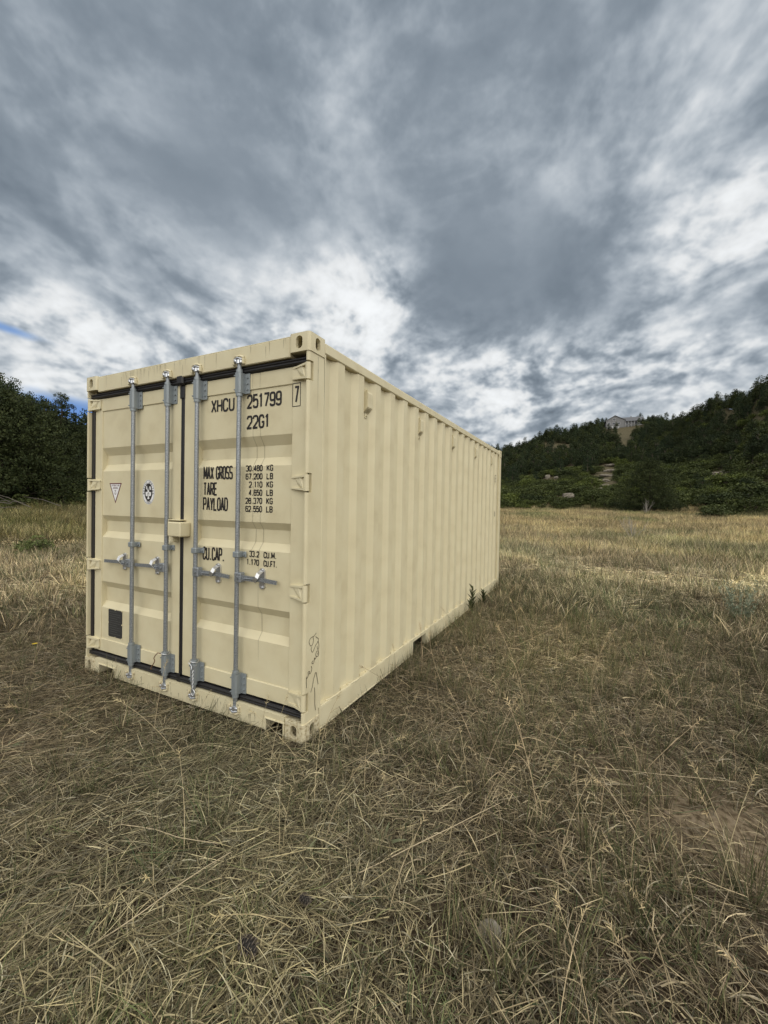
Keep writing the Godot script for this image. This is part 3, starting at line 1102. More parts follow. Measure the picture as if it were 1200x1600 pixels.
func build_door(C: Node3D, x0: float, x1: float, p0: float, p1: float, which: String) -> void:
	var D := Node3D.new()
	D.name = numbered("door", C)
	C.add_child(D, true)
	var zf := -0.048
	var zp := -0.057
	var b := Buf.new()
	b.box(Vector3(x0, 0.184, -0.10), Vector3(p0, 2.404, zf), 0.004)
	b.box(Vector3(p1, 0.184, -0.10), Vector3(x1, 2.404, zf), 0.004)
	b.box(Vector3(p0 - 0.002, 2.292, -0.10), Vector3(p1 + 0.002, 2.403, zf - 0.0006), 0.004)
	b.box(Vector3(p0 - 0.002, 0.185, -0.10), Vector3(p1 + 0.002, 0.296, zf - 0.0006), 0.004)
	put("door_frame", b.mesh(), M.paint, D)
	b = Buf.new()
	var prof := [[0.29, 0.0]]
	for c in [[0.573, 0.623, 0.748, 0.802], [1.191, 1.243, 1.334, 1.384], [1.768, 1.828, 1.908, 1.973]]:
		prof += [[c[0], 0.0], [c[1], 0.038], [c[2], 0.038], [c[3], 0.0]]
	prof.append([2.295, 0.0])
	for i in prof.size() - 1:
		var a: Array = prof[i]
		var e: Array = prof[i + 1]
		b.quad_to(Vector3(p0 - 0.003, a[0], zp - a[1]), Vector3(p1 + 0.003, a[0], zp - a[1]), Vector3(p1 + 0.003, e[0], zp - e[1]), Vector3(p0 - 0.003, e[0], zp - e[1]), Vector3(0, 0, 1))
	put("door_sheet", b.mesh(), M.paint, D)
	var z := zp + 0.0015
	if which == "right":
		word(D, "XHCU", -0.925, -0.690, 2.165, 2.264, z, 0.0150)
		word(D, "251799", -0.572, -0.262, 2.165, 2.264, z, 0.0150)
		word(D, "22G1", -0.572, -0.365, 2.024, 2.120, z, 0.0150)
		var nine := word(D, "7", -0.153, -0.113, 2.165, 2.275, zf + 0.0015, 0.014)
		b = Buf.new()
		b.ribbon(PackedVector3Array([Vector3(-0.165, 2.145, zf + 0.0012), Vector3(-0.102, 2.145, zf + 0.0012), Vector3(-0.102, 2.292, zf + 0.0012), Vector3(-0.165, 2.292, zf + 0.0012), Vector3(-0.165, 2.145, zf + 0.0012)]), 0.005, Vector3(0, 0, 1))
		put("number_frame", b.mesh(), M.ink, nine)
		word(D, "MAX GROSS", -0.998, -0.698, 1.680, 1.778, z, 0.0132)
		word(D, "TARE", -0.998, -0.85, 1.563, 1.661, z, 0.0132)
		word(D, "PAYLOAD", -1.000, -0.742, 1.452, 1.552, z, 0.0132)
		word(D, "CU.CAP.", -0.998, -0.768, 1.086, 1.186, z, 0.0132)
		var rows := [["30.480", "KG"], ["67.200", "LB"], ["2.110", "KG"], ["4.650", "LB"], ["28.370", "KG"], ["62.550", "LB"]]
		for i in 6:
			var y: float = 1.732 - 0.0560 * i
			word(D, rows[i][0], -0.575 if rows[i][0].length() > 5 else -0.545, -0.420, y, y + 0.044, z, 0.0080)
			word(D, rows[i][1], -0.385, -0.327, y, y + 0.044, z, 0.0080)
		word(D, "33.2", -0.533, -0.440, 1.141, 1.185, z, 0.0080)
		word(D, "CU.M.", -0.402, -0.286, 1.141, 1.185, z, 0.0080)
		word(D, "1.170", -0.556, -0.440, 1.084, 1.128, z, 0.0080)
		word(D, "CU.FT.", -0.402, -0.280, 1.084, 1.128, z, 0.0080)
		# long thin drip lines that follow the sheet
		for dr in [[-0.508, [2.40, 1.10, 0.002], 0.030], [-0.440, [2.40, 0.42, 0.002], 0.055]]:
			b = Buf.new()
			var pts := PackedVector3Array()
			var yy: float = dr[1][0]
			while yy > dr[1][1]:
				pts.append(Vector3(dr[0] + 0.006 * sin(yy * 5.0), yy, door_z(prof, yy, zp) + 0.0022))
				yy -= 0.012
			for i in pts.size() - 1:
				var w := 0.0022 + 0.0014 * sin(pts[i].y * 11.0)
				if pts[i].y > 2.27: w *= 0.6
				b.quad_to(pts[i] + Vector3(-w, 0, 0), pts[i] + Vector3(w, 0, 0), pts[i + 1] + Vector3(w, 0, 0), pts[i + 1] + Vector3(-w, 0, 0), Vector3(0, 0, 1))
			put("drip_stain", b.mesh(), M.drip, D)
	else:
		# warning triangle
		b = Buf.new()
		b.prism(PackedVector2Array([Vector2(-2.173, 1.664), Vector2(-1.999, 1.664), Vector2(-2.084, 1.490)]), Vector3(0, 0, zp), Vector3.RIGHT, Vector3.UP, Vector3(0, 0, 0.0010))
		var tr := put("warning_triangle", b.mesh(), M.maroon, D)
		b = Buf.new()
		b.prism(PackedVector2Array([Vector2(-2.157, 1.655), Vector2(-2.014, 1.655), Vector2(-2.0845, 1.510)]), Vector3(0, 0, zp + 0.0009), Vector3.RIGHT, Vector3.UP, Vector3(0, 0, 0.0006))
		put("white_field", b.mesh(), M.white, tr)
		b = Buf.new()
		write(b, "ATTENTION", -2.140, -2.030, 1.636, 1.650, zp + 0.0018, 0.003)
		for r in [[1.627, 0.044], [1.617, 0.052], [1.601, 0.016], [1.592, 0.010], [1.578, 0.022], [1.566, 0.012]]:
			b.ribbon(PackedVector3Array([Vector3(-2.085 - r[1] * 0.75, r[0], zp + 0.0018), Vector3(-2.085 + r[1] * 0.75, r[0], zp + 0.0018)]), 0.0042, Vector3(0, 0, 1))
		put("small_print", b.mesh(), M.maroon, tr)
		# oval emblem of a classification society
		var oc := Vector3(-1.638, 1.587, zp)
		b = Buf.new()
		b.prism(oval(0.078, 0.100), oc, Vector3.RIGHT, Vector3.UP, Vector3(0, 0, 0.0010))
		var em := put("oval_emblem", b.mesh(), M.white, D)
		b = Buf.new()
		b.prism(oval(0.050, 0.072), oc + Vector3(0, 0, 0.0009), Vector3.RIGHT, Vector3.UP, Vector3(0, 0, 0.0006))
		var ln := PackedVector3Array()
		for q in oval(0.073, 0.095): ln.append(oc + Vector3(q.x, q.y, 0.0014))
		ln.append(ln[0])
		b.ribbon(ln, 0.0025, Vector3(0, 0, 1))
		for set_ in [["BUREAU VERITAS", 188.0, -8.0], ["1828", 250.0, 290.0]]:
			var txt: String = set_[0]
			for i in txt.length():
				var a := deg_to_rad(lerpf(set_[1], set_[2], float(i) / (txt.length() - 1)))
				var cpos := Vector2(cos(a) * 0.059, sin(a) * 0.081)
				var up := Vector2(cos(a) / 0.059, sin(a) / 0.081).normalized() * (1.0 if txt.length() > 4 else -1.0)
				var rt := Vector2(up.y, -up.x)
				for st in glyph(txt[i]):
					var p := PackedVector3Array()
					for q in st:
						var d: Vector2 = cpos + rt * (q.x - 0.5) * 0.009 + up * (q.y - 0.5) * 0.015
						p.append(oc + Vector3(d.x, d.y, 0.0016))
					b.ribbon(p, 0.0028, Vector3(0, 0, 1))
		put("emblem_print", b.mesh(), M.ink, em)
		b = Buf.new()
		for pg in [[[-30, 50], [-20, 54], [-16, 30], [-6, 12], [4, 20], [12, 44], [20, 52], [12, 20], [6, 4], [8, -2], [-8, -2], [-14, 14], [-30, 30]],
			[[-40, 2], [-8, 4], [-6, -8], [-12, -6], [-12, -34], [-36, -32]], [[4, 4], [38, 0], [34, -30], [10, -34], [12, -6], [4, -8]],
			[[-6, -10], [4, -10], [6, -40], [18, -52], [0, -60], [-16, -54], [-6, -40]], [[22, 48], [32, 44], [38, 18], [24, 20]]]:
			var poly := PackedVector2Array()
			for q in pg: poly.append(Vector2(q[0] * 0.00092, q[1] * 0.00098))
			b.prism(poly, oc + Vector3(0, 0, 0.0014), Vector3.RIGHT, Vector3.UP, Vector3(0, 0, 0.0006))
		put("emblem_figure", b.mesh(), M.white, em)
		# riveted approval plate
		b = Buf.new()
		b.box(Vector3(-2.168, 0.330, zp - 0.001), Vector3(-1.975, 0.568, zp + 0.004), 0.001)
		var pl := put("approval_plate", b.mesh(), M.plate, D)
		b = Buf.new()
		for i in 11:
			var y := 0.548 - 0.019 * i
			b.box(Vector3(-2.150, y - 0.002, zp + 0.004), Vector3(-2.150 + (0.155 if i % 3 else 0.11), y + 0.002, zp + 0.0048))
		put("embossed_line", b.mesh(), mat(lin(0.10, 0.10, 0.098), 0.5, 0.3), pl)
		b = Buf.new()
		for q in [[-2.168, 0.33], [-1.975, 0.33], [-2.168, 0.568], [-1.975, 0.568], [-2.168, 0.45], [-1.975, 0.45], [-2.07, 0.33], [-2.07, 0.568]]:
			b = Buf.new()
			b.box(Vector3(q[0] - 0.006, q[1] - 0.006, zp + 0.001), Vector3(q[0] + 0.006, q[1] + 0.006, zp + 0.006), 0.002)
			put("rivet", b.mesh(), M.paint, pl)


func oval(rx: float, ry: float) -> PackedVector2Array:
	var out := PackedVector2Array()
	for i in 32:
		var a := TAU * i / 32
		out.append(Vector2(cos(a) * rx, sin(a) * ry))
	return out


func door_z(prof: Array, y: float, zp: float) -> float:
	for i in prof.size() - 1:
		if y <= prof[i + 1][0]:
			return zp - lerpf(prof[i][1], prof[i + 1][1], clampf((y - prof[i][0]) / (prof[i + 1][0] - prof[i][0]), 0, 1))
	return zp + 0.009


func build_rod(C: Node3D, x: float, dir: float) -> void:
	var b := Buf.new()
	b.tube(PackedVector3Array([Vector3(0, 0.10, 0), Vector3(0, 2.475, 0)]), 0.0158, 0.0158, 14)
	var R := put("lock_rod", b.mesh(), M.zinc, C, Vector3(x, 0, -0.012))
	for e in [[2.478, 1.0], [0.090, -1.0]]:
		b = Buf.new()
		var y: float = e[0]
		b.tube(PackedVector3Array([Vector3(0, y - 0.012, 0), Vector3(0, y + 0.012, 0)]), 0.026, 0.026, 12)
		b.box(Vector3(-0.034, y + 0.010 * e[1] - 0.012, -0.012), Vector3(-0.014, y + 0.010 * e[1] + 0.014, 0.026), 0.005)
		b.box(Vector3(0.012, y - 0.014, -0.008), Vector3(0.036, y + 0.012, 0.024), 0.006)
		b.tube(PackedVector3Array([Vector3(-0.03, y + 0.016 * e[1], 0.012), Vector3(0.0, y + 0.024 * e[1], 0.022), Vector3(0.034, y + 0.016 * e[1], 0.012)]), 0.009, 0.008, 8)
		put("cam", b.mesh(), M.bright_zinc, R)
		b = Buf.new()
		# keeper welded to the frame
		var dz := 0.0 if e[1] > 0 else 0.004
		b.box(Vector3(-0.050, y - 0.020, -0.002 + dz), Vector3(-0.036, y + 0.022, 0.022), 0.005)
		b.box(Vector3(0.037, y - 0.020, -0.002 + dz), Vector3(0.052, y + 0.022, 0.022), 0.005)
		b.tube(PackedVector3Array([Vector3(-0.044, y + 0.026 * e[1], 0.008), Vector3(-0.02, y + 0.036 * e[1], 0.018), Vector3(0.02, y + 0.036 * e[1], 0.018), Vector3(0.046, y + 0.026 * e[1], 0.008)]), 0.008, 0.008, 8)
		put("cam_keeper", b.mesh(), M.paint if e[1] > 0 else M.worn, R)
	for r in [[2.268, 2.405], [0.185, 0.325]]:
		b = Buf.new()
		b.prism(PackedVector2Array([Vector2(-0.026, -0.036), Vector2(-0.026, 0.010), Vector2(-0.017, 0.022), Vector2(0.015, 0.022), Vector2(0.024, 0.010), Vector2(0.026, -0.028), Vector2(0.066, -0.030), Vector2(0.066, -0.036)]), Vector3(0, r[0], 0), Vector3.RIGHT, Vector3.BACK, Vector3(0, r[1] - r[0], 0))
		for yy in [r[0] - 0.012, r[1] + 0.012]:
			b.tube(PackedVector3Array([Vector3(0, yy - 0.010, 0), Vector3(0, yy + 0.010, 0)]), 0.023, 0.023, 12)
		for t in [0.2, 0.5, 0.8]:
			var y := lerpf(r[0], r[1], t)
			b.tube(PackedVector3Array([Vector3(0.047, y, -0.031), Vector3(0.047, y, -0.021)]), 0.009, 0.007, 8)
		for t in [0.15, 0.85]:
			var y := lerpf(r[0], r[1], t)
			b.tube(PackedVector3Array([Vector3(-0.022, y, 0.018), Vector3(-0.022, y, 0.026)]), 0.005, 0.005, 6)
		put("rod_bracket", b.mesh(), M.bracket, R)
	b = Buf.new()
	b.box(Vector3(-0.026, 1.136, -0.036), Vector3(0.026, 1.178, 0.022), 0.006)
	b.box(Vector3(0.0265, 1.136, -0.036), Vector3(0.054, 1.178, -0.026), 0.004)
	b.tube(PackedVector3Array([Vector3(0.040, 1.157, -0.03), Vector3(0.040, 1.157, -0.016)]), 0.008, 0.008, 8)
	put("rod_guide", b.mesh(), M.bracket, R)
	# handle: hub on the rod, a flat bar and the catch that holds it to the door
	var reach := 0.40 if dir < 0 else (0.335 if x < -0.9 else 0.345)
	var catch_x := (0.155 if x > -1.7 and x < -1.2 else 0.155) if dir < 0 else 0.197
	b = Buf.new()
	b.box(Vector3(minf(0.0, dir * 0.052) - 0.004, 0.968, -0.022), Vector3(maxf(0.0, dir * 0.052) + 0.004, 1.036, 0.026), 0.006)
	b.tube(PackedVector3Array([Vector3(dir * 0.026, 1.002, 0.024), Vector3(dir * 0.026, 1.002, 0.033)]), 0.010, 0.010, 10)
	put("handle_hub", b.mesh(), M.zinc, R)
	b = Buf.new()
	var path := [[0.050, 1.002, 0.006], [catch_x - 0.05, 1.0, 0.004], [catch_x - 0.01, 1.002, 0.002], [catch_x + 0.03, 0.999, -0.006], [reach, 0.992, -0.010]]
	for i in path.size() - 1:
		var a := Vector3(dir * path[i][0], path[i][1], path[i][2])
		var e := Vector3(dir * path[i + 1][0], path[i + 1][1], path[i + 1][2])
		var hh := 0.017 if i < 2 else 0.013
		var o := [Vector3(0, hh, 0.005), Vector3(0, hh, -0.005), Vector3(0, -hh, -0.005), Vector3(0, -hh, 0.005)]
		for k in 4:
			b.quad_to(a + o[k], e + o[k], e + o[(k + 1) % 4], a + o[(k + 1) % 4], o[k] + o[(k + 1) % 4])
		if i == path.size() - 2:
			b.quad_to(e + o[0], e + o[1], e + o[2], e + o[3], Vector3(dir, 0, 0))
	b.tube(PackedVector3Array([Vector3(dir * 0.08, 1.0, 0.012), Vector3(dir * (catch_x - 0.03), 1.001, 0.012)]), 0.006, 0.004, 6)
	put("handle_bar", b.mesh(), M.zinc, R)
	b = Buf.new()
	var cp := PackedVector2Array()
	for i in 20:
		var a := TAU * i / 20
		cp.append(Vector2(dir * catch_x + cos(a) * 0.024, 1.002 + sin(a) * 0.024 + signf(sin(a)) * 0.048))
	b.prism(cp, Vector3(0, 0, -0.045), Vector3.RIGHT, Vector3.UP, Vector3(0, 0, 0.013))
	for yy in [0.942, 1.062]:
		b.tube(PackedVector3Array([Vector3(dir * catch_x, yy, -0.034), Vector3(dir * catch_x, yy, -0.022)]), 0.010, 0.008, 8)
	# curved hook that closes over the bar
	var hk := [[-0.030, -0.018, 0.012], [-0.016, 0.000, 0.022], [0.002, 0.014, 0.024], [0.006, 0.040, 0.010], [0.004, 0.056, -0.026]]
	for i in hk.size() - 1:
		var a := Vector3(dir * (catch_x + hk[i][0]), 1.002 + hk[i][1], hk[i][2])
		var e := Vector3(dir * (catch_x + hk[i + 1][0]), 1.002 + hk[i + 1][1], hk[i + 1][2])
		var wd := Vector3(0.013, -0.006, 0)
		b.quad_to(a - wd, a + wd, e + wd, e - wd, Vector3(0, 0.3, 1))
		b.quad_to(a - wd - Vector3(0, 0, 0.005), a + wd - Vector3(0, 0, 0.005), e + wd - Vector3(0, 0, 0.005), e - wd - Vector3(0, 0, 0.005), Vector3(0, -0.3, -1))
		b.quad_to(a + wd, e + wd, e + wd - Vector3(0, 0, 0.005), a + wd - Vector3(0, 0, 0.005), wd)
		b.quad_to(a - wd, e - wd, e - wd - Vector3(0, 0, 0.005), a - wd - Vector3(0, 0, 0.005), -wd)
	put("handle_catch", b.mesh(), M.bright_zinc, R)


# ---------------------------------------------------------------- plants
func leaf(b: Buf, p: Vector3, dir: Vector3, length: float, width: float) -> void:
	var s := dir.cross(Vector3(rng.randf_range(-1, 1), rng.randf_range(-1, 1), rng.randf_range(-1, 1))).normalized() * width * 0.5
	var m := p + dir * length * 0.55
	b.tri(p, m + s, p + dir * length)
	b.tri(p, p + dir * length, m - s)


func rand_dir() -> Vector3:
	var z := rng.randf_range(-1, 1)
	var a := rng.randf() * TAU
	var r := sqrt(1.0 - z * z)
	return Vector3(cos(a) * r, z, sin(a) * r)


func foliage(b: Buf, lobes: Array, count: int, length: float, width: float, dark: Color, light: Color, outward := 0.6) -> void:
	# leaf-sized faces through the outer part of each lobe [centre, radii]
	var total := 0.0
	for l in lobes:
		total += l[1].x * l[1].y + l[1].y * l[1].z + l[1].x * l[1].z
	for l in lobes:
		var share: float = (l[1].x * l[1].y + l[1].y * l[1].z + l[1].x * l[1].z) / total
		var tone := rng.randf_range(-0.15, 1.25)
		var cl := int(count * share / 7.0) + 1
		for i in cl:
			var o := rand_dir()
			if o.y < -0.5: o.y *= 0.5
			var rr := 1.0 - 0.45 * rng.randf() * rng.randf()
			var p: Vector3 = l[0] + o * l[1] * rr
			var t2 := clampf(tone * 0.5 + rng.randf() * 0.6 - 0.05, 0.0, 1.0)
			for k in 7:
				var q := p + rand_dir() * length * 0.9
				var d := (o * outward + rand_dir() + Vector3(0, 0.25, 0)).normalized()
				b.col = dark.lerp(light, clampf(t2 + rng.randf_range(-0.2, 0.2), 0, 1))
				leaf(b, q, d, length * rng.randf_range(0.7, 1.3), width * rng.randf_range(0.7, 1.3))
	b.col = Color.WHITE


func shrub_meshes(kind: int, seed_: int) -> Array:
	# [crown, trunk], about one unit wide and high; kind 0 oak scrub, 1 juniper, 2 pine with a pointed open crown
	rng.seed = seed_
	var b := Buf.new()
	b.tinted = true
	var t := Buf.new()
	t.tinted = true
	t.col = Color(0.10, 0.085, 0.065)
	var lobes := []
	if kind == 0:
		for i in 9:
			var a := rng.randf() * TAU
			var r := sqrt(rng.randf()) * 0.36
			var h := rng.randf_range(0.40, 0.72) - r * 0.5
			lobes.append([Vector3(cos(a) * r, h, sin(a) * r), Vector3(rng.randf_range(0.14, 0.24), rng.randf_range(0.14, 0.26), rng.randf_range(0.14, 0.24))])
			t.tube(PackedVector3Array([Vector3(cos(a) * r * 0.2, -0.08, sin(a) * r * 0.2), Vector3(cos(a) * r * 0.6, h * 0.5, sin(a) * r * 0.6), Vector3(cos(a) * r, h, sin(a) * r)]), 0.022, 0.008, 4)
		for i in 6:
			var a := TAU * (i + rng.randf()) / 6.0
			lobes.append([Vector3(cos(a) * 0.34, 0.20, sin(a) * 0.34), Vector3(0.17, 0.19, 0.17)])
		foliage(b, lobes, 2100, 0.060, 0.040, Color(0.028, 0.038, 0.016), Color(0.092, 0.108, 0.040))
	elif kind == 1:
		t.tube(PackedVector3Array([Vector3(0, -0.06, 0), Vector3(0.01, 0.3, 0), Vector3(0, 0.8, 0.01)]), 0.045, 0.012, 6)
		for i in 15:
			var h := rng.randf_range(0.14, 0.86)
			var a := rng.randf() * TAU
			var r := 0.34 * pow(1.0 - h, 0.55) * sqrt(rng.randf())
			lobes.append([Vector3(cos(a) * r, h, sin(a) * r), Vector3(1, 1.1, 1) * rng.randf_range(0.11, 0.20) * (1.15 - 0.45 * h)])
			t.tube(PackedVector3Array([Vector3(0, h * 0.7, 0), Vector3(cos(a) * r, h, sin(a) * r)]), 0.014, 0.005, 4, false)
		lobes.append([Vector3(0, 0.90, 0), Vector3(0.08, 0.12, 0.08)])
		foliage(b, lobes, 2300, 0.055, 0.026, Color(0.015, 0.022, 0.011), Color(0.052, 0.064, 0.027), 0.9)
	else:
		t.tube(PackedVector3Array([Vector3(0, -0.06, 0), Vector3(0.012, 0.5, 0), Vector3(0, 0.97, 0.0)]), 0.035, 0.006, 6)
		for i in 22:
			var h := 0.22 + 0.74 * (i + rng.randf() * 0.7) / 22.0
			var a := i * 2.4 + rng.randf()
			var r := 0.32 * pow(1.05 - h, 0.7) * rng.randf_range(0.55, 1.15)
			var e := Vector3(cos(a) * r, h + 0.03, sin(a) * r)
			t.tube(PackedVector3Array([Vector3(0, h - 0.03, 0), e]), 0.010, 0.004, 4, false)
			lobes.append([e * Vector3(0.9, 1, 0.9), Vector3(0.085, 0.050, 0.085) * rng.randf_range(0.7, 1.2)])
		foliage(b, lobes, 1900, 0.045, 0.018, Color(0.018, 0.028, 0.014), Color(0.046, 0.062, 0.028), 0.8)
	return [b.mesh(), t.mesh()]


func near_juniper(called: String, label: String, at: Vector3, h: float, w: float, seed_: int, shape: int) -> void:
	var o := thing(called, label, "tree", at)
	rng.seed = seed_
	var t := Buf.new()
	t.tinted = true
	t.col = Color(0.05, 0.042, 0.034)
	var b := Buf.new()
	b.tinted = true
	var lobes := []
	t.tube(PackedVector3Array([Vector3(0, -0.2, 0), Vector3(0.1, h * 0.3, 0.05), Vector3(-0.05, h * 0.62, 0), Vector3(0.05, h * 0.9, 0)]), 0.045 * h, 0.02, 8)
	var cnt := 46 if shape != 2 else 34
	for i in cnt:
		var f := (i + rng.randf()) / cnt
		var hh := h * (0.06 + 0.86 * f) if shape != 2 else h * (0.22 + 0.74 * f)
		var a := i * 2.399 + rng.randf() * 0.8
		var env := pow(1.0 - f, 0.5) * (0.8 + 0.2 * sin(f * 3.0)) if shape == 0 else (pow(1.0 - f * 0.97, 0.62) if shape == 1 else pow(1.03 - f, 0.75) * rng.randf_range(0.5, 1.2))
		var r := w * 0.5 * env * rng.randf_range(0.55, 0.95)
		var e := Vector3(cos(a) * r, hh + rng.randf_range(-0.1, 0.25), sin(a) * r)
		t.tube(PackedVector3Array([Vector3(0, maxf(hh - r * 0.35, 0.15), 0), Vector3(e.x * 0.55, hh - r * 0.08, e.z * 0.55), e]), 0.012 * h * (1.1 - f), 0.01, 5, false)
		var s := (0.50 + 0.32 * rng.randf()) * (1.1 - 0.55 * f) * w / 5.2
		lobes.append([e, Vector3(s, s * (0.62 if shape != 2 else 0.42), s)])
		if shape != 2:
			lobes.append([e * Vector3(0.55, 1, 0.55) + Vector3(0, s * 0.25, 0), Vector3(s, s * 0.7, s)])
	foliage(b, lobes, 44000 if shape != 2 else 11000, 0.13, 0.058, Color(0.012, 0.018, 0.008), Color(0.058, 0.070, 0.027), 0.9)
	put("crown", b.mesh(), M.leaf, o)
	put("trunk", t.mesh(), M.plant, o)


func in_view(az: float) -> bool:
	return (az > -70.5 and az < -61.5) or (az > -11.6 and az < 17.0)


func build_slopes() -> void:
	var protos := [[], [], []]
	for kind in 3:
		for v in 3:
			protos[kind].append(shrub_meshes(kind, 100 + kind * 10 + v))
	rng.seed = 5
	var all := []
	var step := 2.75
	var x := -300.0
	while x < 150.0:
		var z := -330.0
		while z < 120.0:
			var px := x + rng.randf_range(-1.2, 1.2)
			var pz := z + rng.randf_range(-1.2, 1.2)
			var r1 := rng.randf()
			var r2 := rng.randf()
			var r3 := rng.randf()
			var r4 := rng.randf()
			z += step
			var dx := px - 1.6
			var dz := pz - 2.1
			var d := sqrt(dx * dx + dz * dz)
			var az := rad_to_deg(atan2(dx, -dz))
			if az < -84.0 or az > 40.0 or d > 310.0:
				continue
			var s := slope_at(az, d)
			var edge := nz_patch.get_noise_2d(px * 1.5, pz * 1.5) * 0.035
			if s < 0.004 + maxf(edge, 0.0) or s > 1.18:
				continue
			var bb := bare(px, pz)
			if bb > 0.15 and r1 < bb * 1.25:
				continue
			var hides := false
			for rk in rock_spots:
				var v := Vector2(rk[0].x - px, rk[0].z - pz)
				var towards := Vector2(dx, dz) / d
				var along := v.dot(towards)
				if absf(v.dot(Vector2(-towards.y, towards.x))) < rk[1] * 0.7 + 0.9 and along > -1.5 and along < 5.0:
					hides = true
			if hides:
				continue
			var left := az < -50.0
			var wood := clampf((s - (0.40 if not left else -0.2) + nz_patch.get_noise_2d(px * 1.3, pz * 1.3) * 0.22) * 6.0, 0.0, 1.0)
			# far shrubs may stand wider apart, they overlap in the view
			var kind := 0
			var h := 0.0
			var w := 0.0
			if r2 < wood * 0.80:
				kind = 1 if r3 < 0.8 else 2
				h = lerpf(3.2, 7.0, r4 * r4 * 0.6 + r4 * 0.4)
				w = h * (lerpf(0.85, 1.25, r3) if kind == 1 else 0.9)
			else:
				h = lerpf(1.5, 3.2, r4) * (1.0 if s > 0.02 else 0.8)
				w = h * lerpf(1.25, 1.9, r3)
				if r2 < 0.03 and not left:
					kind = 1
					h *= 1.25
			if s > 0.45 and r1 < 0.18:
				continue
			var y := land(px, pz)
			all.append({"k": kind, "v": int(r1 * 2.999), "p": Vector3(px, y - 0.05, pz), "h": h, "w": w, "a": r3 * TAU, "d": d, "az": az, "s": s, "t": r2, "seen": in_view(az)})
		x += step
	all.sort_custom(func(a, b): return a.h / a.d * (1.0 if a.seen else 0.0001) > b.h / b.d * (1.0 if b.seen else 0.0001))
	var single := [0, 0]
	var rest := {}
	var tints := {}
	var tinted := {}
	for e in all:
		var g := 0 if e.k == 0 else 1
		var tone := nz_patch.get_noise_2d(e.p.x * 0.8 + 50.0, e.p.z * 0.8) * 0.5 + 0.5
		var shade := int(clampf(tone * 1.5 + e.t * 0.9 - 0.1, 0.0, 1.99) * 1.5) if g == 0 else int(e.t * 2.99)
		shade = clampi(shade, 0, 2)
		var tint: Color = ([Color(0.72, 0.76, 0.80), Color(1.0, 1.0, 0.9), Color(1.42, 1.42, 1.0)] if g == 0 else [Color(0.85, 0.9, 1.0), Color(1.0, 1.0, 1.0), Color(1.3, 1.22, 0.95)])[shade]
		var basis := Basis(Vector3.UP, e.a).scaled_local(Vector3(e.w, e.h, e.w))
		if e.seen and single[g] < 290:
			single[g] += 1
			var key := "%d_%d_%d" % [e.k, e.v, shade]
			if not tinted.has(key):
				var mm: StandardMaterial3D = M.leaf.duplicate()
				mm.albedo_color = Color(tint.r / 1.45, tint.g / 1.45, tint.b / 1.45).linear_to_srgb()
				tinted[key] = [mm, recolour(protos[e.k][e.v][0], 1.45)]
			var where := ""
			var beside := "just right of the container" if e.az < -7.5 else ("left of the hilltop house" if e.az < -0.5 else ("below the hilltop house" if e.az < 6.5 else ("right of the hilltop house" if e.az < 12.0 else "by the right edge")))
			if e.az < -50.0:
				where = "on the left hillside beside the container"
			elif e.s < 0.10:
				where = "at the hill foot " + beside
			elif e.s < 0.45:
				where = "in the thicket " + beside
			elif e.s < 0.9:
				where = "in the wood " + beside
			else:
				where = "on the skyline " + beside
			var name_: String = ["oak_shrub", "juniper_tree", "pine_tree"][e.k]
			var colour: String = [["dull dark green", "green", "bright yellow green"], ["blue green", "dark green", "olive green"], ["blue green", "dark green", "olive green"]][e.k][shade]
			var size_: String = "low" if e.h < (2.1 if g == 0 else 4.2) else ("tall" if e.h > (2.7 if g == 0 else 5.4) else "middling")
			var label := "%s %s %s %s" % [size_, colour, ["oak shrub", "bushy juniper tree", "pointed pine tree"][e.k], where]
			var o := thing(name_, label, ["shrub", "tree", "tree"][e.k], e.p, label.replace(" shrub ", " shrubs ").replace(" tree ", " trees "))
			o.basis = basis
			put("crown", tinted[key][1], tinted[key][0], o)
			put("stems" if e.k == 0 else "trunk", protos[e.k][e.v][1], M.plant, o)
		else:
			var key := "%d_%d" % [e.k, e.v]
			if not rest.has(key):
				rest[key] = []
				tints[key] = []
			rest[key].append(Transform3D(basis, e.p))
			tints[key].append(tint)
	for key in rest:
		var k := int(key[0])
		stuff(["oak_scrub", "juniper_wood", "pine_wood"][k], protos[k][int(key[2])][0], M.leaf, rest[key], tints[key], ["far scrub of rounded oak bushes covering the hills", "far juniper wood covering the upper hills as one dark mass", "far pointed pines scattered through the wood on the hills"][k], ["scrub", "wood", "wood"][k])


func recolour(m: ArrayMesh, k: float) -> ArrayMesh:
	var a := m.surface_get_arrays(0)
	var c: PackedColorArray = a[Mesh.ARRAY_COLOR]
	for i in c.size():
		c[i] = Color(c[i].r * k, c[i].g * k, c[i].b * k)
	a[Mesh.ARRAY_COLOR] = c
	var o := ArrayMesh.new()
	o.add_surface_from_arrays(Mesh.PRIMITIVE_TRIANGLES, a)
	return o


func polar(az: float, d: float) -> Vector3:
	var x := 1.6 + sin(deg_to_rad(az)) * d
	var z := 2.1 - cos(deg_to_rad(az)) * d
	return Vector3(x, land(x, z), z)


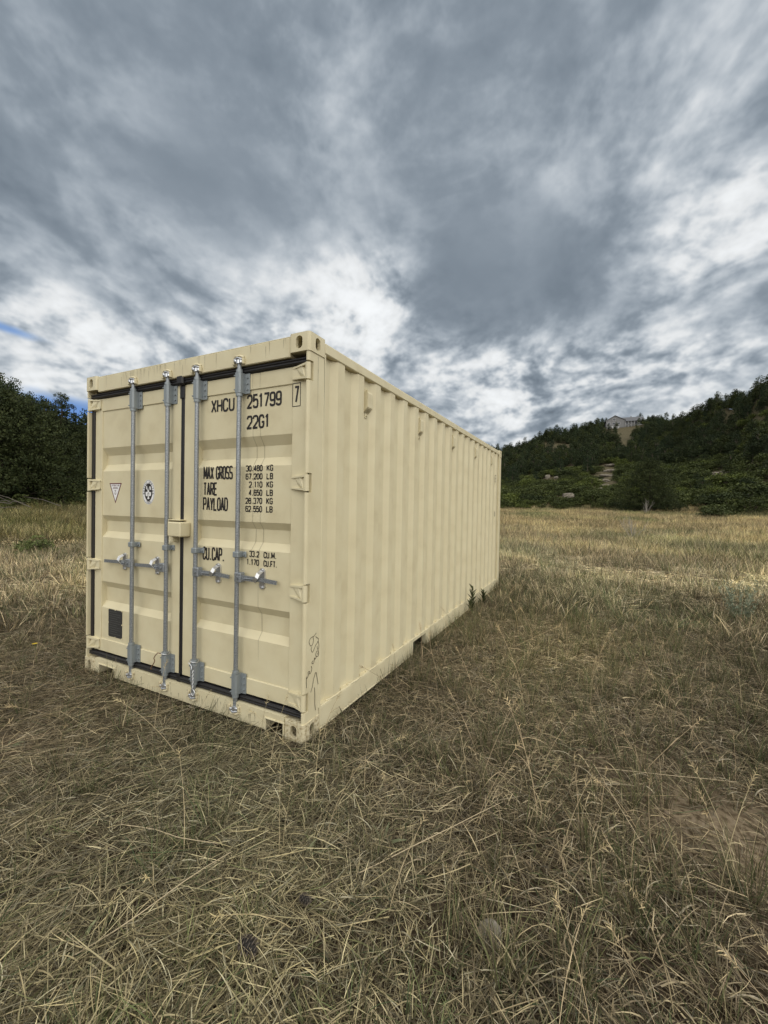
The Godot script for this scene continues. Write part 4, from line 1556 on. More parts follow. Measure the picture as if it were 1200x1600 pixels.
func build_house() -> void:
	# a grey house of two gabled wings on the hilltop
	var at := polar(3.0, 283.0)
	var face := Basis(Vector3.UP, deg_to_rad(-3.0 + 6.0))
	var wall := mat(lin(0.165, 0.165, 0.165), 0.8)
	var roof := mat(lin(0.085, 0.088, 0.097), 0.7)
	var trim := mat(lin(0.40, 0.40, 0.40), 0.6)
	var glass := mat(lin(0.03, 0.035, 0.045), 0.15)
	var H := thing("hilltop_house", "grey two winged gabled house alone on the bare hilltop", "house", at)
	H.basis = face.scaled_local(Vector3(0.80, 0.80, 0.80))
	var b := Buf.new()
	# wing with its gable towards the meadow
	b.prism(PackedVector2Array([Vector2(-11.5, -2), Vector2(0.5, -2), Vector2(0.5, 3.6), Vector2(-5.8, 6.8), Vector2(-11.5, 3.4)]), Vector3(0, 0, -6), Vector3.RIGHT, Vector3.UP, Vector3(0, 0, 10))
	b.box(Vector3(0.5, -2, -5), Vector3(12.4, 3.0, 2.0))
	b.prism(PackedVector2Array([Vector2(-5, 3.0), Vector2(2.0, 3.0), Vector2(-1.5, 5.8)]), Vector3(12.2, 0, 0), Vector3.BACK, Vector3.UP, Vector3(0.2, 0, 0))
	put("wall", b.mesh(), wall, H)
	b = Buf.new()
	for e in [[-12.1, 3.05, -5.8, 6.85], [-5.8, 6.85, 1.2, 3.25]]:
		b.prism(PackedVector2Array([Vector2(e[0], e[1]), Vector2(e[2], e[3]), Vector2(e[2], e[3] + 0.3), Vector2(e[0], e[1] + 0.3)]), Vector3(0, 0, -6.5), Vector3.RIGHT, Vector3.UP, Vector3(0, 0, 11))
	for e in [[-5.6, 2.7, -1.5, 5.9], [-1.5, 5.9, 3.6, 2.4]]:
		b.prism(PackedVector2Array([Vector2(e[0], e[1]), Vector2(e[2], e[3]), Vector2(e[2], e[3] + 0.28), Vector2(e[0], e[1] + 0.28)]), Vector3(-1.0, 0, 0), Vector3.BACK, Vector3.UP, Vector3(14.0, 0, 0))
	var rf := put("roof", b.mesh(), roof, H)
	b = Buf.new()
	b.box(Vector3(4.6, 4.4, -1.9), Vector3(5.5, 6.7, -1.1), 0.05)
	put("chimney", b.mesh(), wall, rf)
	for q in [[-9.6, 0.3, 4.0], [-6.6, 0.3, 4.0], [-3.2, 0.3, 4.0], [-6.2, 3.2, 4.0], [2.2, 0.3, 2.0], [5.0, 0.3, 2.0], [7.8, 0.3, 2.0]]:
		b = Buf.new()
		b.box(Vector3(q[0] - 0.9, q[1], q[2] + 0.003), Vector3(q[0] + 0.9, q[1] + 1.7, q[2] + 0.06))
		var fr := put("window", b.mesh(), trim, H)
		b = Buf.new()
		b.box(Vector3(q[0] - 0.75, q[1] + 0.15, q[2] + 0.05), Vector3(q[0] + 0.75, q[1] + 1.55, q[2] + 0.09))
		put("pane", b.mesh(), glass, fr)
	b = Buf.new()
	b.box(Vector3(9.0, -1.5, 2.003), Vector3(11.8, 1.7, 2.08))
	put("garage_door", b.mesh(), trim, H)
	b = Buf.new()
	for k in 5:
		b.box(Vector3(0.9 + 1.9 * k, -2, 3.3), Vector3(1.1 + 1.9 * k, 2.45, 3.5))
	put("porch_post", b.mesh(), trim, H)
	b = Buf.new()
	b.box(Vector3(-11.0, -3.2, 4.5), Vector3(-3.0, -0.9, 5.2), 0.1)
	put("retaining_wall", b.mesh(), trim, H)
	rng.seed = 61
	var proto := shrub_meshes(1, 140)
	for q in [[0.75, 277.0, 4.6, "small dark conical tree at the left end of the hilltop house"], [2.25, 272.0, 5.2, "dark round tree in front of the hilltop house"], [4.95, 280.0, 4.0, "small lone conical tree right of the hilltop house"]]:
		var o := thing("yard_tree", q[3], "tree", polar(q[0], q[1]))
		o.basis = Basis.from_scale(Vector3(q[2] * 0.75, q[2], q[2] * 0.75))
		put("crown", proto[0], M.leaf, o)
		put("trunk", proto[1], M.plant, o)


var rock_spots := []


func build_rocks() -> void:
	rng.seed = 88
	var nz := FastNoiseLite.new()
	nz.seed = 4
	nz.frequency = 1.0
	# azimuth, height above eye level in degrees, width, height, what it is
	var list := [[-8.2, 2.7, 2.0, 1.0, "pale sandstone boulder leftmost on the lower right hillside, beside the container top"],
		[-7.2, 3.4, 1.4, 0.6, "small pale sandstone block just above the leftmost hillside boulder"],
		[-5.3, 3.9, 1.4, 0.9, "tilted pale sandstone slab between green shrubs left of the ledges"],
		[-4.3, 3.8, 1.2, 0.5, "low flat sandstone block next to the tilted slab"],
		[-2.9, 4.5, 3.4, 0.9, "long grey sandstone outcrop below the bright green shrubs"],
		[-2.8, 1.4, 1.9, 0.8, "broad grey boulder low on the hillside behind the front shrubs"],
		[-2.0, 2.6, 0.7, 0.9, "white stone standing upright below the long outcrop"],
		[1.7, 5.25, 3.2, 0.5, "uppermost pale ledge of the stepped sandstone patch"],
		[1.8, 4.6, 3.8, 0.6, "second pale ledge of the stepped sandstone patch"],
		[1.4, 4.0, 3.4, 0.5, "third pale ledge of the stepped sandstone patch"],
		[1.0, 3.4, 3.0, 0.5, "fourth pale ledge of the stepped sandstone patch"],
		[1.2, 2.7, 2.2, 0.5, "lowest ledge of the stepped sandstone patch"],
		[0.8, 2.25, 0.9, 0.6, "small white stone under the stepped sandstone patch"],
		[11.8, 3.9, 1.8, 0.5, "pale slab at the left of the gap in the shrubs far right"],
		[12.6, 4.0, 1.6, 0.7, "pale boulder at the right of the gap in the shrubs far right"]]
	for q in list:
		var at := at_elevation(q[0], q[1])
		rock_spots.append([at, q[2]])
		var o := tag(put("sandstone_rock", slab(q[2] * 0.85, q[3], nz).mesh(), M.rock, self, at + Vector3(0, 0.2, 0)), q[4], "rock")
		o.rotation.y = rng.randf_range(-0.5, 0.5) + deg_to_rad(-q[0])
		o.rotation.z = rng.randf_range(-0.12, 0.12)
	for q in [[1.30, 0.62, 0.07, 0.05, "pale flat stone half buried in the grass near the picture's lower centre"], [2.16, 0.72, 0.09, 0.05, "tan stone half buried in the grass in the lower right foreground"]]:
		tag(put("field_stone", slab(q[2], q[3], nz).mesh(), M.rock, self, Vector3(q[0], land(q[0], q[1]) + 0.012, q[1])), q[4], "stone")


func slab(w: float, h: float, nz: FastNoiseLite) -> Buf:
	var b := Buf.new()
	var off := Vector3(rng.randf() * 50, rng.randf() * 50, 0)
	var n := 14
	var P: Array = []
	for i in 9:
		var row := PackedVector3Array()
		for k in n:
			var t := PI * i / 8.0
			var a := TAU * k / n
			var o := Vector3(sin(t) * cos(a), cos(t), sin(t) * sin(a))
			var m := maxf(absf(o.x), maxf(absf(o.y), absf(o.z)))
			o = o.lerp(o / m, 0.45) * 0.62
			var g := 1.0 + 0.35 * nz.get_noise_3d(o.x * 2.6 + off.x, o.y * 2.6 + off.y, o.z * 2.6)
			row.append(o * Vector3(w, h * 1.2, w * 0.7) * g)
		P.append(row)
	for i in 8:
		for k in n:
			var j := (k + 1) % n
			b.quad_to(P[i][k], P[i][j], P[i + 1][j], P[i + 1][k], (P[i][k] + P[i + 1][j]))
	return b


# ---------------------------------------------------------------- grass
func blade(b: Buf, p: Vector3, dir: Vector3, length: float, width: float, bend: Vector3, seg: int, tip := 0.0) -> void:
	# a thin blade that starts along dir and is pulled over towards bend
	var side := dir.cross(Vector3.UP if absf(dir.y) < 0.95 else Vector3.RIGHT).normalized()
	side = (side.rotated(dir, rng.randf_range(-1.2, 1.2))) * width * 0.5
	var prev := p
	var d := dir
	var pl := p - side
	var pr := p + side
	var own := b.col
	for i in seg:
		var f := float(i + 1) / seg
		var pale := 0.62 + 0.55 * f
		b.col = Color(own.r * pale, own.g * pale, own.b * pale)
		d = (d + bend / seg).normalized()
		var q := prev + d * length / seg
		if q.y < 0.004 and p.y >= 0.0:
			q.y = 0.004 + rng.randf() * 0.004
		var w := 1.0 - f * f * (1.0 - tip)
		if i == seg - 1 and tip <= 0.0:
			b.tri(pl, pr, q)
		else:
			var ql := q - side * w
			var qr := q + side * w
			b.tri(pl, pr, qr)
			b.tri(pl, qr, ql)
			pl = ql
			pr = qr
		prev = q
	b.col = own


const STRAW := [Color(0.35, 0.290, 0.170), Color(0.39, 0.330, 0.205), Color(0.31, 0.254, 0.155), Color(0.32, 0.285, 0.205), Color(0.27, 0.220, 0.145), Color(0.45, 0.382, 0.245)]
const GREENS := [Color(0.095, 0.110, 0.050), Color(0.130, 0.140, 0.066), Color(0.165, 0.162, 0.080), Color(0.070, 0.090, 0.046)]


func straw() -> Color:
	# mostly weathered and dark, a few blades bright
	var u := rng.randf()
	return STRAW[rng.randi() % 6] * (0.20 + 1.15 * u * u)


func green() -> Color:
	return GREENS[rng.randi() % 4] * rng.randf_range(0.5, 1.15)


func mat_mesh(seed_: int, n: int, greens: float, wide: float) -> ArrayMesh:
	# fallen straw, matted flat over about 0.6 m
	rng.seed = seed_
	var b := Buf.new()
	b.tinted = true
	var lay := rng.randf() * TAU
	for i in n:
		var a := rng.randf() * TAU
		var r := sqrt(rng.randf()) * 0.36
		var y := rng.randf_range(0.004, 0.035) * rng.randf()
		var da := lay + rng.randfn(0.0, 0.9)
		var dir := Vector3(cos(da), rng.randf_range(-0.02, 0.30), sin(da)).normalized()
		var bend := Vector3(rng.randf_range(-0.7, 0.7), rng.randf_range(-0.55, 0.05), rng.randf_range(-0.7, 0.7))
		b.col = green() if rng.randf() < greens else straw()
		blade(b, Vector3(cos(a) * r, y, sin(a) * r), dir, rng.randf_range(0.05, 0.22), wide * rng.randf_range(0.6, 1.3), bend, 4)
	return b.mesh()


func tuft_mesh(seed_: int, n: int, hmin: float, hmax: float, rad: float, wide: float, greens: float, lean: float, seg := 4) -> ArrayMesh:
	rng.seed = seed_
	var b := Buf.new()
	b.tinted = true
	for i in n:
		var a := rng.randf() * TAU
		var r := sqrt(rng.randf()) * rad
		var da := a + rng.randfn(0.0, 0.9)
		var l := rng.randf() * lean
		var dir := Vector3(cos(da) * l, 1.0, sin(da) * l).normalized()
		var droop := rng.randf() * 1.6 * lean
		b.col = green() if rng.randf() < greens else straw()
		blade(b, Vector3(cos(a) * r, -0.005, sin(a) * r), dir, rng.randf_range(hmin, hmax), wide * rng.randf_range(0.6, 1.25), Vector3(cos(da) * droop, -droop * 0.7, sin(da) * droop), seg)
	return b.mesh()


func curl_mesh(seed_: int, n: int, greens: float) -> ArrayMesh:
	# short curled dead blades
	rng.seed = seed_
	var b := Buf.new()
	b.tinted = true
	for i in n:
		var a := rng.randf() * TAU
		var r := sqrt(rng.randf()) * 0.16
		var da := rng.randf() * TAU
		var dir := Vector3(cos(da), rng.randf_range(0.4, 1.8), sin(da)).normalized()
		b.col = green() if rng.randf() < greens else straw() * rng.randf_range(0.8, 1.15)
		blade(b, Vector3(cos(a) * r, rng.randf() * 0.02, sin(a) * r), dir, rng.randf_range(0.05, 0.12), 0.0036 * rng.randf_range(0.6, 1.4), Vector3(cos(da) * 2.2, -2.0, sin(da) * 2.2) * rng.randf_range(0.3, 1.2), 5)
	return b.mesh()


func forb_mesh(seed_: int) -> ArrayMesh:
	# a low broadleaf weed
	rng.seed = seed_
	var b := Buf.new()
	b.tinted = true
	for i in 13:
		var a := i * 2.4 + rng.randf() * 0.5
		b.col = Color(0.10, 0.115, 0.065).lerp(Color(0.19, 0.18, 0.11), rng.randf())
		var up := rng.randf_range(0.2, 1.2)
		blade(b, Vector3(cos(a), 0.2, sin(a)) * 0.01, Vector3(cos(a), up, sin(a)).normalized(), rng.randf_range(0.04, 0.10), rng.randf_range(0.010, 0.018), Vector3(cos(a) * 0.6, -0.6, sin(a) * 0.6), 3, 0.25)
	return b.mesh()


func stalk_mesh(b: Buf, h: float, lean: float, head: float, col: Color, seed_: int) -> Buf:
	# a dry flowering stem; its seed head goes into the buffer that is returned
	rng.seed = seed_
	var da := rng.randf() * TAU
	var pts := PackedVector3Array()
	var p := Vector3.ZERO
	var d := Vector3(cos(da) * lean, 1.0, sin(da) * lean).normalized()
	for i in 9:
		pts.append(p)
		d = (d + Vector3(cos(da) * 0.05, -0.02, sin(da) * 0.05)).normalized()
		p += d * h / 8.0
	b.col = col
	b.tube(pts, 0.0018, 0.0008, 4, false)
	for i in 3:
		var k := 1 + i * 2
		var a := rng.randf() * TAU
		b.col = col * rng.randf_range(0.7, 1.0)
		blade(b, pts[k], Vector3(cos(a), 1.2, sin(a)).normalized(), rng.randf_range(0.08, 0.18), 0.004, Vector3(cos(a) * 1.6, -1.3, sin(a) * 1.6), 5)
	var s := Buf.new()
	s.tinted = true
	var n := int(head / 0.006)
	for i in n:
		var f := float(i) / n
		var q: Vector3 = pts[8] - d * head * (1.0 - f) + d * 0.02
		var a := i * 2.3 + rng.randf()
		var o := d.cross(Vector3.RIGHT).normalized().rotated(d, a)
		s.col = (Color(0.50, 0.40, 0.23) * rng.randf_range(0.7, 1.1))
		var w := sin(clampf(f * 1.05 + 0.12, 0, 1) * PI) * 0.6 + 0.4
		blade(s, q, (d * 1.3 + o * 0.8).normalized(), 0.022 * w + 0.006, 0.0042 * w, o * 0.4 - Vector3(0, 0.3, 0), 2)
	return s


func clear_of_container(x: float, z: float, gap: float) -> bool:
	return x > gap or x < -CW - gap or z > gap or z < -CL - gap


func near_box(x: float, z: float) -> float:
	# distance outside the container's footprint
	var dx := maxf(maxf(x, -CW - x), 0.0)
	var dz := maxf(maxf(z, -CL - z), 0.0)
	return sqrt(dx * dx + dz * dz)


func scatter(n: int, dmin: float, dmax: float, pow_: float, fn: Callable) -> void:
	for i in n:
		var az := deg_to_rad(rng.randf_range(-92.0, 38.0))
		var d := lerpf(dmin, dmax, pow(rng.randf(), pow_))
		var x := 1.6 + sin(az) * d
		var z := 2.1 - cos(az) * d
		fn.call(x, z, d, rad_to_deg(az))


func build_grass() -> void:
	var sets := {}
	var add := func(key: String, x: float, z: float, s: Vector3, tilt: float, c: Color) -> void:
		if not sets.has(key):
			sets[key] = [[], []]
		var b := Basis(Vector3.UP, rng.randf() * TAU)
		if tilt > 0.0:
			b = Basis(Vector3(rng.randf_range(-1, 1), 0, rng.randf_range(-1, 1)).normalized(), tilt * rng.randf()) * b
		sets[key][0].append(Transform3D(b.scaled_local(s), Vector3(x, land(x, z), z)))
		sets[key][1].append(c)
	var tone := func(x: float, z: float) -> Color:
		# patches of greyer, redder and greener growth
		var a := nz_patch.get_noise_2d(x * 3.0, z * 3.0)
		var g := nz_patch.get_noise_2d(x * 2.0 + 90.0, z * 2.0)
		var v := rng.randf_range(0.66, 1.10) * (1.16 + a * 0.8)
		return Color(v * (1.0 - maxf(g, 0.0) * 0.15), v * 0.975, v * (0.98 - maxf(a, 0.0) * 0.2))
	var thick := func(x: float, z: float) -> float:
		return nz_patch.get_noise_2d(x * 5.0 + 20.0, z * 5.0 - 40.0) * 0.5 + 0.5
	rng.seed = 31
	# close by, the ground is sampled evenly over the meadow in front of the lens
	var fore := func(n: int, r: float, fn: Callable) -> void:
		for i in n:
			var az := deg_to_rad(rng.randf_range(-100.0, 50.0))
			var d := 0.35 + r * sqrt(rng.randf())
			fn.call(1.6 + sin(az) * d, 2.1 - cos(az) * d, d, rad_to_deg(az))
	fore.call(4200, 7.5, func(x, z, d, az):
		if not clear_of_container(x, z, 0.16): return
		var t: float = thick.call(x, z)
		if t < 0.34 and rng.randf() < 0.85: return
		if rng.randf() < clampf((x - 0.3) * 0.45, 0.0, 0.72): return
		add.call("mat_%d" % (rng.randi() % 4), x, z, Vector3.ONE * rng.randf_range(0.8, 1.25), 0.06, tone.call(x, z)))
	fore.call(15000, 7.5, func(x, z, d, az):
		if not clear_of_container(x, z, 0.02): return
		var t: float = thick.call(x, z)
		var g := nz_patch.get_noise_2d(x * 2.0 + 90.0, z * 2.0)
		var nb := near_box(x, z)
		if rng.randf() > 0.25 + t * 0.9 or (t < 0.30 and rng.randf() < 0.8): return
		if z > 0.0 and nb < 1.4 and rng.randf() < 0.7: return
		var right := clampf((x - 0.4) * 0.6, 0.0, 1.0)
		if rng.randf() < 0.42 + right * 0.2:
			add.call("curl_%d" % (rng.randi() % 3), x, z, Vector3.ONE * rng.randf_range(0.8, 1.35), 0.15, tone.call(x, z))
		elif rng.randf() < 0.16 + g * 0.6 + right * 0.16:
			add.call("green_%d" % (rng.randi() % 3), x, z, Vector3.ONE * rng.randf_range(0.6, 1.15), 0.2, tone.call(x, z))
		else:
			add.call("tuft_%d" % (rng.randi() % 3), x, z, Vector3.ONE * rng.randf_range(0.65, 1.2), 0.35, tone.call(x, z)))
	fore.call(800, 8.5, func(x, z, d, az):
		if not clear_of_container(x, z, 0.05): return
		add.call("stem_%d" % (rng.randi() % 4), x, z, Vector3.ONE * rng.randf_range(0.6, 1.1), 1.25 if rng.randf() < 0.5 else 0.35, tone.call(x, z)))
	fore.call(5200, 9.0, func(x, z, d, az):
		if not clear_of_container(x, z, 0.05): return
		var right := clampf((az + 30.0) / 22.0, 0.0, 1.0)
		var g := nz_patch.get_noise_2d(x * 2.0 + 90.0, z * 2.0)
		if rng.randf() > 0.06 + right * (0.78 + g): return
		add.call("upright_%d" % (rng.randi() % 4), x, z, Vector3.ONE * rng.randf_range(0.65, 1.15), 0.22, tone.call(x, z) * 1.1))
	fore.call(420, 7.0, func(x, z, d, az):
		if not clear_of_container(x, z, 0.05): return
		if nz_patch.get_noise_2d(x * 2.5 - 30.0, z * 2.5) < -0.05: return
		add.call("forb_%d" % (rng.randi() % 2), x, z, Vector3.ONE * rng.randf_range(0.6, 1.2), 0.2, tone.call(x, z)))
	for i in 420:
		var s := rng.randf()
		var gap := rng.randf_range(0.015, 0.12)
		var x := gap if s < 0.72 else lerpf(-CW - 0.1, 0.05, rng.randf())
		var z := -rng.randf() * (CL + 0.1) if s < 0.72 else gap
		if (s >= 0.72 and (x > -0.7 or rng.randf() < 0.6)) or (s < 0.72 and z > -1.1): continue
		var kind: String = ["tuft_%d", "upright_%d", "tuft_%d"][i % 3] % (rng.randi() % 3)
		add.call(kind, x, z, Vector3.ONE * rng.randf_range(0.55, 1.0), 0.3, tone.call(x, z))
	# middle distance
	scatter(22000, 6.0, 28.0, 0.62, func(x, z, d, az):
		if not clear_of_container(x, z, 0.03): return
		var tr := track(x, z)
		if rng.randf() < tr * 0.93: return
		var t: float = thick.call(x, z)
		if rng.randf() > 0.35 + t: return
		var c: Color = tone.call(x, z)
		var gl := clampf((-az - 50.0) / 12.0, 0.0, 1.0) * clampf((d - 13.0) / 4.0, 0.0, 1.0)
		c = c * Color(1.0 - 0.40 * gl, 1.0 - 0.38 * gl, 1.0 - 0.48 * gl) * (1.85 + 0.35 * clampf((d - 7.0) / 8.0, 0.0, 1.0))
		var h := rng.randf_range(0.6, 1.1) * (0.8 + 0.4 * clampf((d - 10.0) / 8.0, 0.0, 1.0))
		if near_box(x, z) < 0.5: h *= 0.8
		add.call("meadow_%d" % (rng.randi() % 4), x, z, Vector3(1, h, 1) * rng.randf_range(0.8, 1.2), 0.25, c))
	scatter(3000, 6.5, 24.0, 0.6, func(x, z, d, az):
		if not clear_of_container(x, z, 0.1): return
		var tr := track(x, z)
		var c: Color = tone.call(x, z)
		add.call("mat_far_%d" % (rng.randi() % 2), x, z, Vector3(1.6, 1.4, 1.6) * rng.randf_range(0.8, 1.3), 0.03, c * (1.95 + 2.9 * tr)))
	# the tall pale grass beyond the track
	scatter(26000, 14.0, 72.0, 0.66, func(x, z, d, az):
		if slope_at(az, d) > 0.06: return
		if not clear_of_container(x, z, 0.2) or track(x, z) > 0.3: return
		var t: float = thick.call(x * 0.5, z * 0.5)
		if rng.randf() > 0.45 + t: return
		var c: Color = tone.call(x, z)
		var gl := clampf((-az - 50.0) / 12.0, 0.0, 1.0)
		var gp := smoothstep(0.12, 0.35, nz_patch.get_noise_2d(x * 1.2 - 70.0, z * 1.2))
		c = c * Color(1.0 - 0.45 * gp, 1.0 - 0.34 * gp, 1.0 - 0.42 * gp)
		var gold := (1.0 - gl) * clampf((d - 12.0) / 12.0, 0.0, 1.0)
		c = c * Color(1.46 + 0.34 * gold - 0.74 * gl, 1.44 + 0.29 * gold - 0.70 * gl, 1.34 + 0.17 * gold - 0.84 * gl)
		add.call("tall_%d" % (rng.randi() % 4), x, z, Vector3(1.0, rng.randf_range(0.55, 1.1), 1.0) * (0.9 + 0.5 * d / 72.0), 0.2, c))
	var meshes := {}
	for k in 4:
		meshes["mat_%d" % k] = mat_mesh(200 + k, 220, [0.03, 0.08, 0.02, 0.14][k], 0.0029)
		meshes["meadow_%d" % k] = tuft_mesh(240 + k, 46, 0.10, 0.38, 0.16, 0.0075, [0.2, 0.45, 0.1, 0.65][k], 0.42)
		meshes["upright_%d" % k] = tuft_mesh(300 + k, 26, 0.08, 0.30, 0.045, 0.0031, [0.45, 0.6, 0.3, 0.75][k], 0.34)
		meshes["tall_%d" % k] = tuft_mesh(260 + k, 60, 0.22, 0.58, 0.34, 0.014, [0.04, 0.15, 0.02, 0.3][k], 0.5, 3)
		var b := Buf.new()
		b.tinted = true
		var s := stalk_mesh(b, [0.42, 0.55, 0.36, 0.48][k], [0.15, 0.3, 0.2, 0.5][k], [0.07, 0.10, 0.05, 0.08][k], Color(0.40, 0.32, 0.20), 280 + k)
		b.v.append_array(s.v)
		b.n.append_array(s.n)
		b.c.append_array(s.c)
		meshes["stem_%d" % k] = b.mesh()
	for k in 3:
		meshes["curl_%d" % k] = curl_mesh(210 + k, 70, [0.05, 0.25, 0.12][k])
		meshes["tuft_%d" % k] = tuft_mesh(220 + k, 34, 0.05, 0.17, 0.06, 0.0030, [0.1, 0.3, 0.05][k], 0.9)
		meshes["green_%d" % k] = tuft_mesh(230 + k, 30, 0.05, 0.17, 0.05, 0.0033, [0.75, 0.85, 0.6][k], 0.6)
	for k in 2:
		meshes["forb_%d" % k] = forb_mesh(320 + k)
		meshes["mat_far_%d" % k] = mat_mesh(290 + k, 220, 0.05, 0.006)
	var text := {"mat": ["fallen_straw", "matted fallen straw covering the ground in front of the container"], "curl": ["curled_grass", "short curled dead grass blades all over the near ground"], "tuft": ["dry_grass", "short dry tan grass tufts over the near ground"], "green": ["green_grass", "short green grass tufts among the dry grass close by"], "forb": ["small_weeds", "small grey green broadleaf weeds low among the grass"], "upright": ["upright_grass", "upright olive and tan grass standing in the right foreground"], "stem": ["grass_stems", "thin dry flowering stems leaning and lying over the near grass"], "meadow": ["meadow_grass", "mixed tan and green grass of the meadow beside the container"], "tall": ["tall_grass", "tall pale golden grass of the meadow beyond the wheel track"], "mat_far": ["fallen_straw", "short trodden straw along the wheel track"]}
	for key in sets:
		var fam: String = key.substr(0, key.rfind("_"))
		stuff(text[fam][0], meshes[key], M.plant, sets[key][0], sets[key][1], text[fam][1], "grass")


func build_small_things() -> void:
	# seed heads that stand out in the foreground
	var list := [[1.84, 0.62, 0.50, 0.16, 0.13, "tall pale seed stalk with two loose heads in the lower right foreground"],
		[1.50, 0.20, 0.40, 0.12, 0.09, "yellow seed stalk rising from the green tuft at lower right"],
		[1.36, -0.40, 0.42, 0.25, 0.08, "pale bent seed stalk with nodding spikelets right of the container corner"],
		[0.95, 0.72, 0.36, 0.20, 0.07, "slim seed stalk at lower centre left of the pale flat stone"],
		[0.55, 0.55, 0.40, 0.15, 0.09, "pale seed stalk above the pine cones at lower left"],
		[2.05, 0.95, 0.34, 0.35, 0.08, "short seed stalk at the right edge of the foreground"],
		[0.10, -0.05, 0.34, 0.10, 0.06, "thin brown seed stalk standing by the front corner casting"]]
	for i in list.size():
		var q: Array = list[i]
		var o := thing("seed_stalk", q[5], "plant", Vector3(q[0], land(q[0], q[1]), q[1]), "seed stalks in the foreground")
		var b := Buf.new()
		b.tinted = true
		var s := stalk_mesh(b, q[2], q[3], q[4], Color(0.44, 0.36, 0.22), 400 + i)
		put("stem", b.mesh(), M.plant, o)
		put("seed_head", s.mesh(), M.plant, o)
	# one kind of slim stalk repeated over the right of the meadow
	rng.seed = 470
	var kinds := []
	for i in 3:
		var sb := Buf.new()
		sb.tinted = true
		var sh := stalk_mesh(sb, [0.46, 0.38, 0.54][i], [0.10, 0.22, 0.14][i], [0.09, 0.07, 0.11][i], Color(0.46, 0.385, 0.235), 470 + i)
		kinds.append([sb.mesh(), sh.mesh()])
	for i in 34:
		rng.seed = 480 + i
		var az := rng.randf_range(-22.0, 24.0)
		var d := rng.randf_range(1.5, 7.0)
		var at := polar(az, d)
		if not clear_of_container(at.x, at.z, 0.1):
			continue
		var far := d > 4.0
		var o := thing("seed_stalk", "pale upright seed stalk standing in the meadow right of the container" if far else "pale upright seed stalk in the right foreground grass", "plant", at, "upright seed stalks farther off" if far else "upright seed stalks in the right foreground")
		o.basis = Basis(Vector3.UP, rng.randf() * TAU).scaled(Vector3.ONE * rng.randf_range(0.7, 1.1))
		put("stem", kinds[i % 3][0], M.plant, o)
		put("seed_head", kinds[i % 3][1], M.plant, o)
	# pale broken stems lying across the grass
	rng.seed = 500
	var lying := [[1.0, 0.35, 0.9, 0.75, "long pale broken stem lying slanted right of the container corner"], [1.9, -0.6, 0.15, 0.8, "long pale stem lying level across the grass at right"], [0.2, 1.1, 1.15, 0.5, "pale broken stem slanting through the grass at the lower left"], [1.75, -0.2, 2.0, 0.6, "pale stem lying steeply across the grass at right"], [-0.05, 0.9, 0.1, 0.55, "thin pale stem lying level left of the pine cones"]]
	for q in lying:
		var b := Buf.new()
		b.tinted = true
		b.col = Color(0.46, 0.38, 0.25)
		var pts := PackedVector3Array()
		for i in 7:
			var f := i / 6.0 - 0.5
			pts.append(Vector3(cos(q[2]) * q[3] * f, 0.06 + 0.05 * f + 0.02 * sin(f * 5.0), -sin(q[2]) * q[3] * f + 0.02 * sin(f * 7.0)))
		b.tube(pts, 0.0024, 0.0012, 5)
		tag(put("broken_stem", b.mesh(), M.plant, self, Vector3(q[0], land(q[0], q[1]), q[1])), q[4], "plant stem", "pale stems lying on the grass")
	# pine cones
	for q in [[0.585, 1.055, 0.034, "weathered pine cone with pale scales lying in the grass at lower left"], [0.655, 0.835, 0.022, "smaller dark pine cone lying behind the weathered one"]]:
		var o := thing("pine_cone", q[3], "pine cone", Vector3(q[0], land(q[0], q[1]) + 0.030, q[1]))
		var core := Buf.new()
		core.ball(Vector3.ZERO, Vector3(q[2] * 1.1, q[2] * 0.55, q[2] * 0.55))
		put("core", core.mesh(), M.dark, o)
		for i in 44:
			var f := (i + 0.5) / 44.0
			var xx := lerpf(-1.05, 1.05, f)
			var rr := sqrt(maxf(1.0 - xx * xx * 0.85, 0.05)) * 0.62
			var a := i * 2.4
			var dir := Vector3(0.5, cos(a), sin(a)).normalized()
			var sc := Buf.new()
			var c: Vector3 = Vector3(xx, cos(a) * rr, sin(a) * rr) * q[2]
			var s: Vector3 = dir.cross(Vector3.RIGHT).normalized() * q[2] * 0.20
			var u: Vector3 = s.cross(dir).normalized() * q[2] * 0.06
			sc.prism(PackedVector2Array([Vector2(-0.6, -0.6), Vector2(0.6, -0.6), Vector2(1, 0.8), Vector2(0, 1.6), Vector2(-1, 0.8)]), c - u * 0.5, s, dir * q[2] * 0.2, u)
			put("scale", sc.mesh(), M.deadwood if (i % 3 == 0 and q[2] > 0.04) else M.bark, o)
	# weeds against the container's side
	for q in [[0.09, -3.72, 0.44, "tall dark leafy weed standing against the container side near the far end"], [0.10, -4.35, 0.26, "short leafy weed against the container side behind the tall one"]]:
		rng.seed = 520 + int(q[2] * 100)
		var o := thing("leafy_weed", q[3], "weed", Vector3(q[0], land(q[0], q[1]), q[1]))
		var b := Buf.new()
		b.tinted = true
		b.col = Color(0.06, 0.06, 0.03)
		b.tube(PackedVector3Array([Vector3(0, -0.02, 0), Vector3(0.01, q[2] * 0.5, 0), Vector3(0, q[2] * 0.98, 0.01)]), 0.007, 0.003, 6)
		put("stem", b.mesh(), M.plant, o)
		for i in 18:
			var l := Buf.new()
			l.tinted = true
			l.col = Color(0.055, 0.065, 0.028) * rng.randf_range(0.7, 1.3)
			var a := i * 2.4
			var y: float = q[2] * (0.15 + 0.83 * i / 18.0)
			blade(l, Vector3(0, y, 0), Vector3(cos(a) * 0.6, 1.0, sin(a) * 0.6).normalized(), 0.13 * (1.15 - 0.6 * i / 18.0), 0.028, Vector3(cos(a) * 0.5, 0.1, sin(a) * 0.5), 4)
			put("leaf", l.mesh(), M.leaf, o)
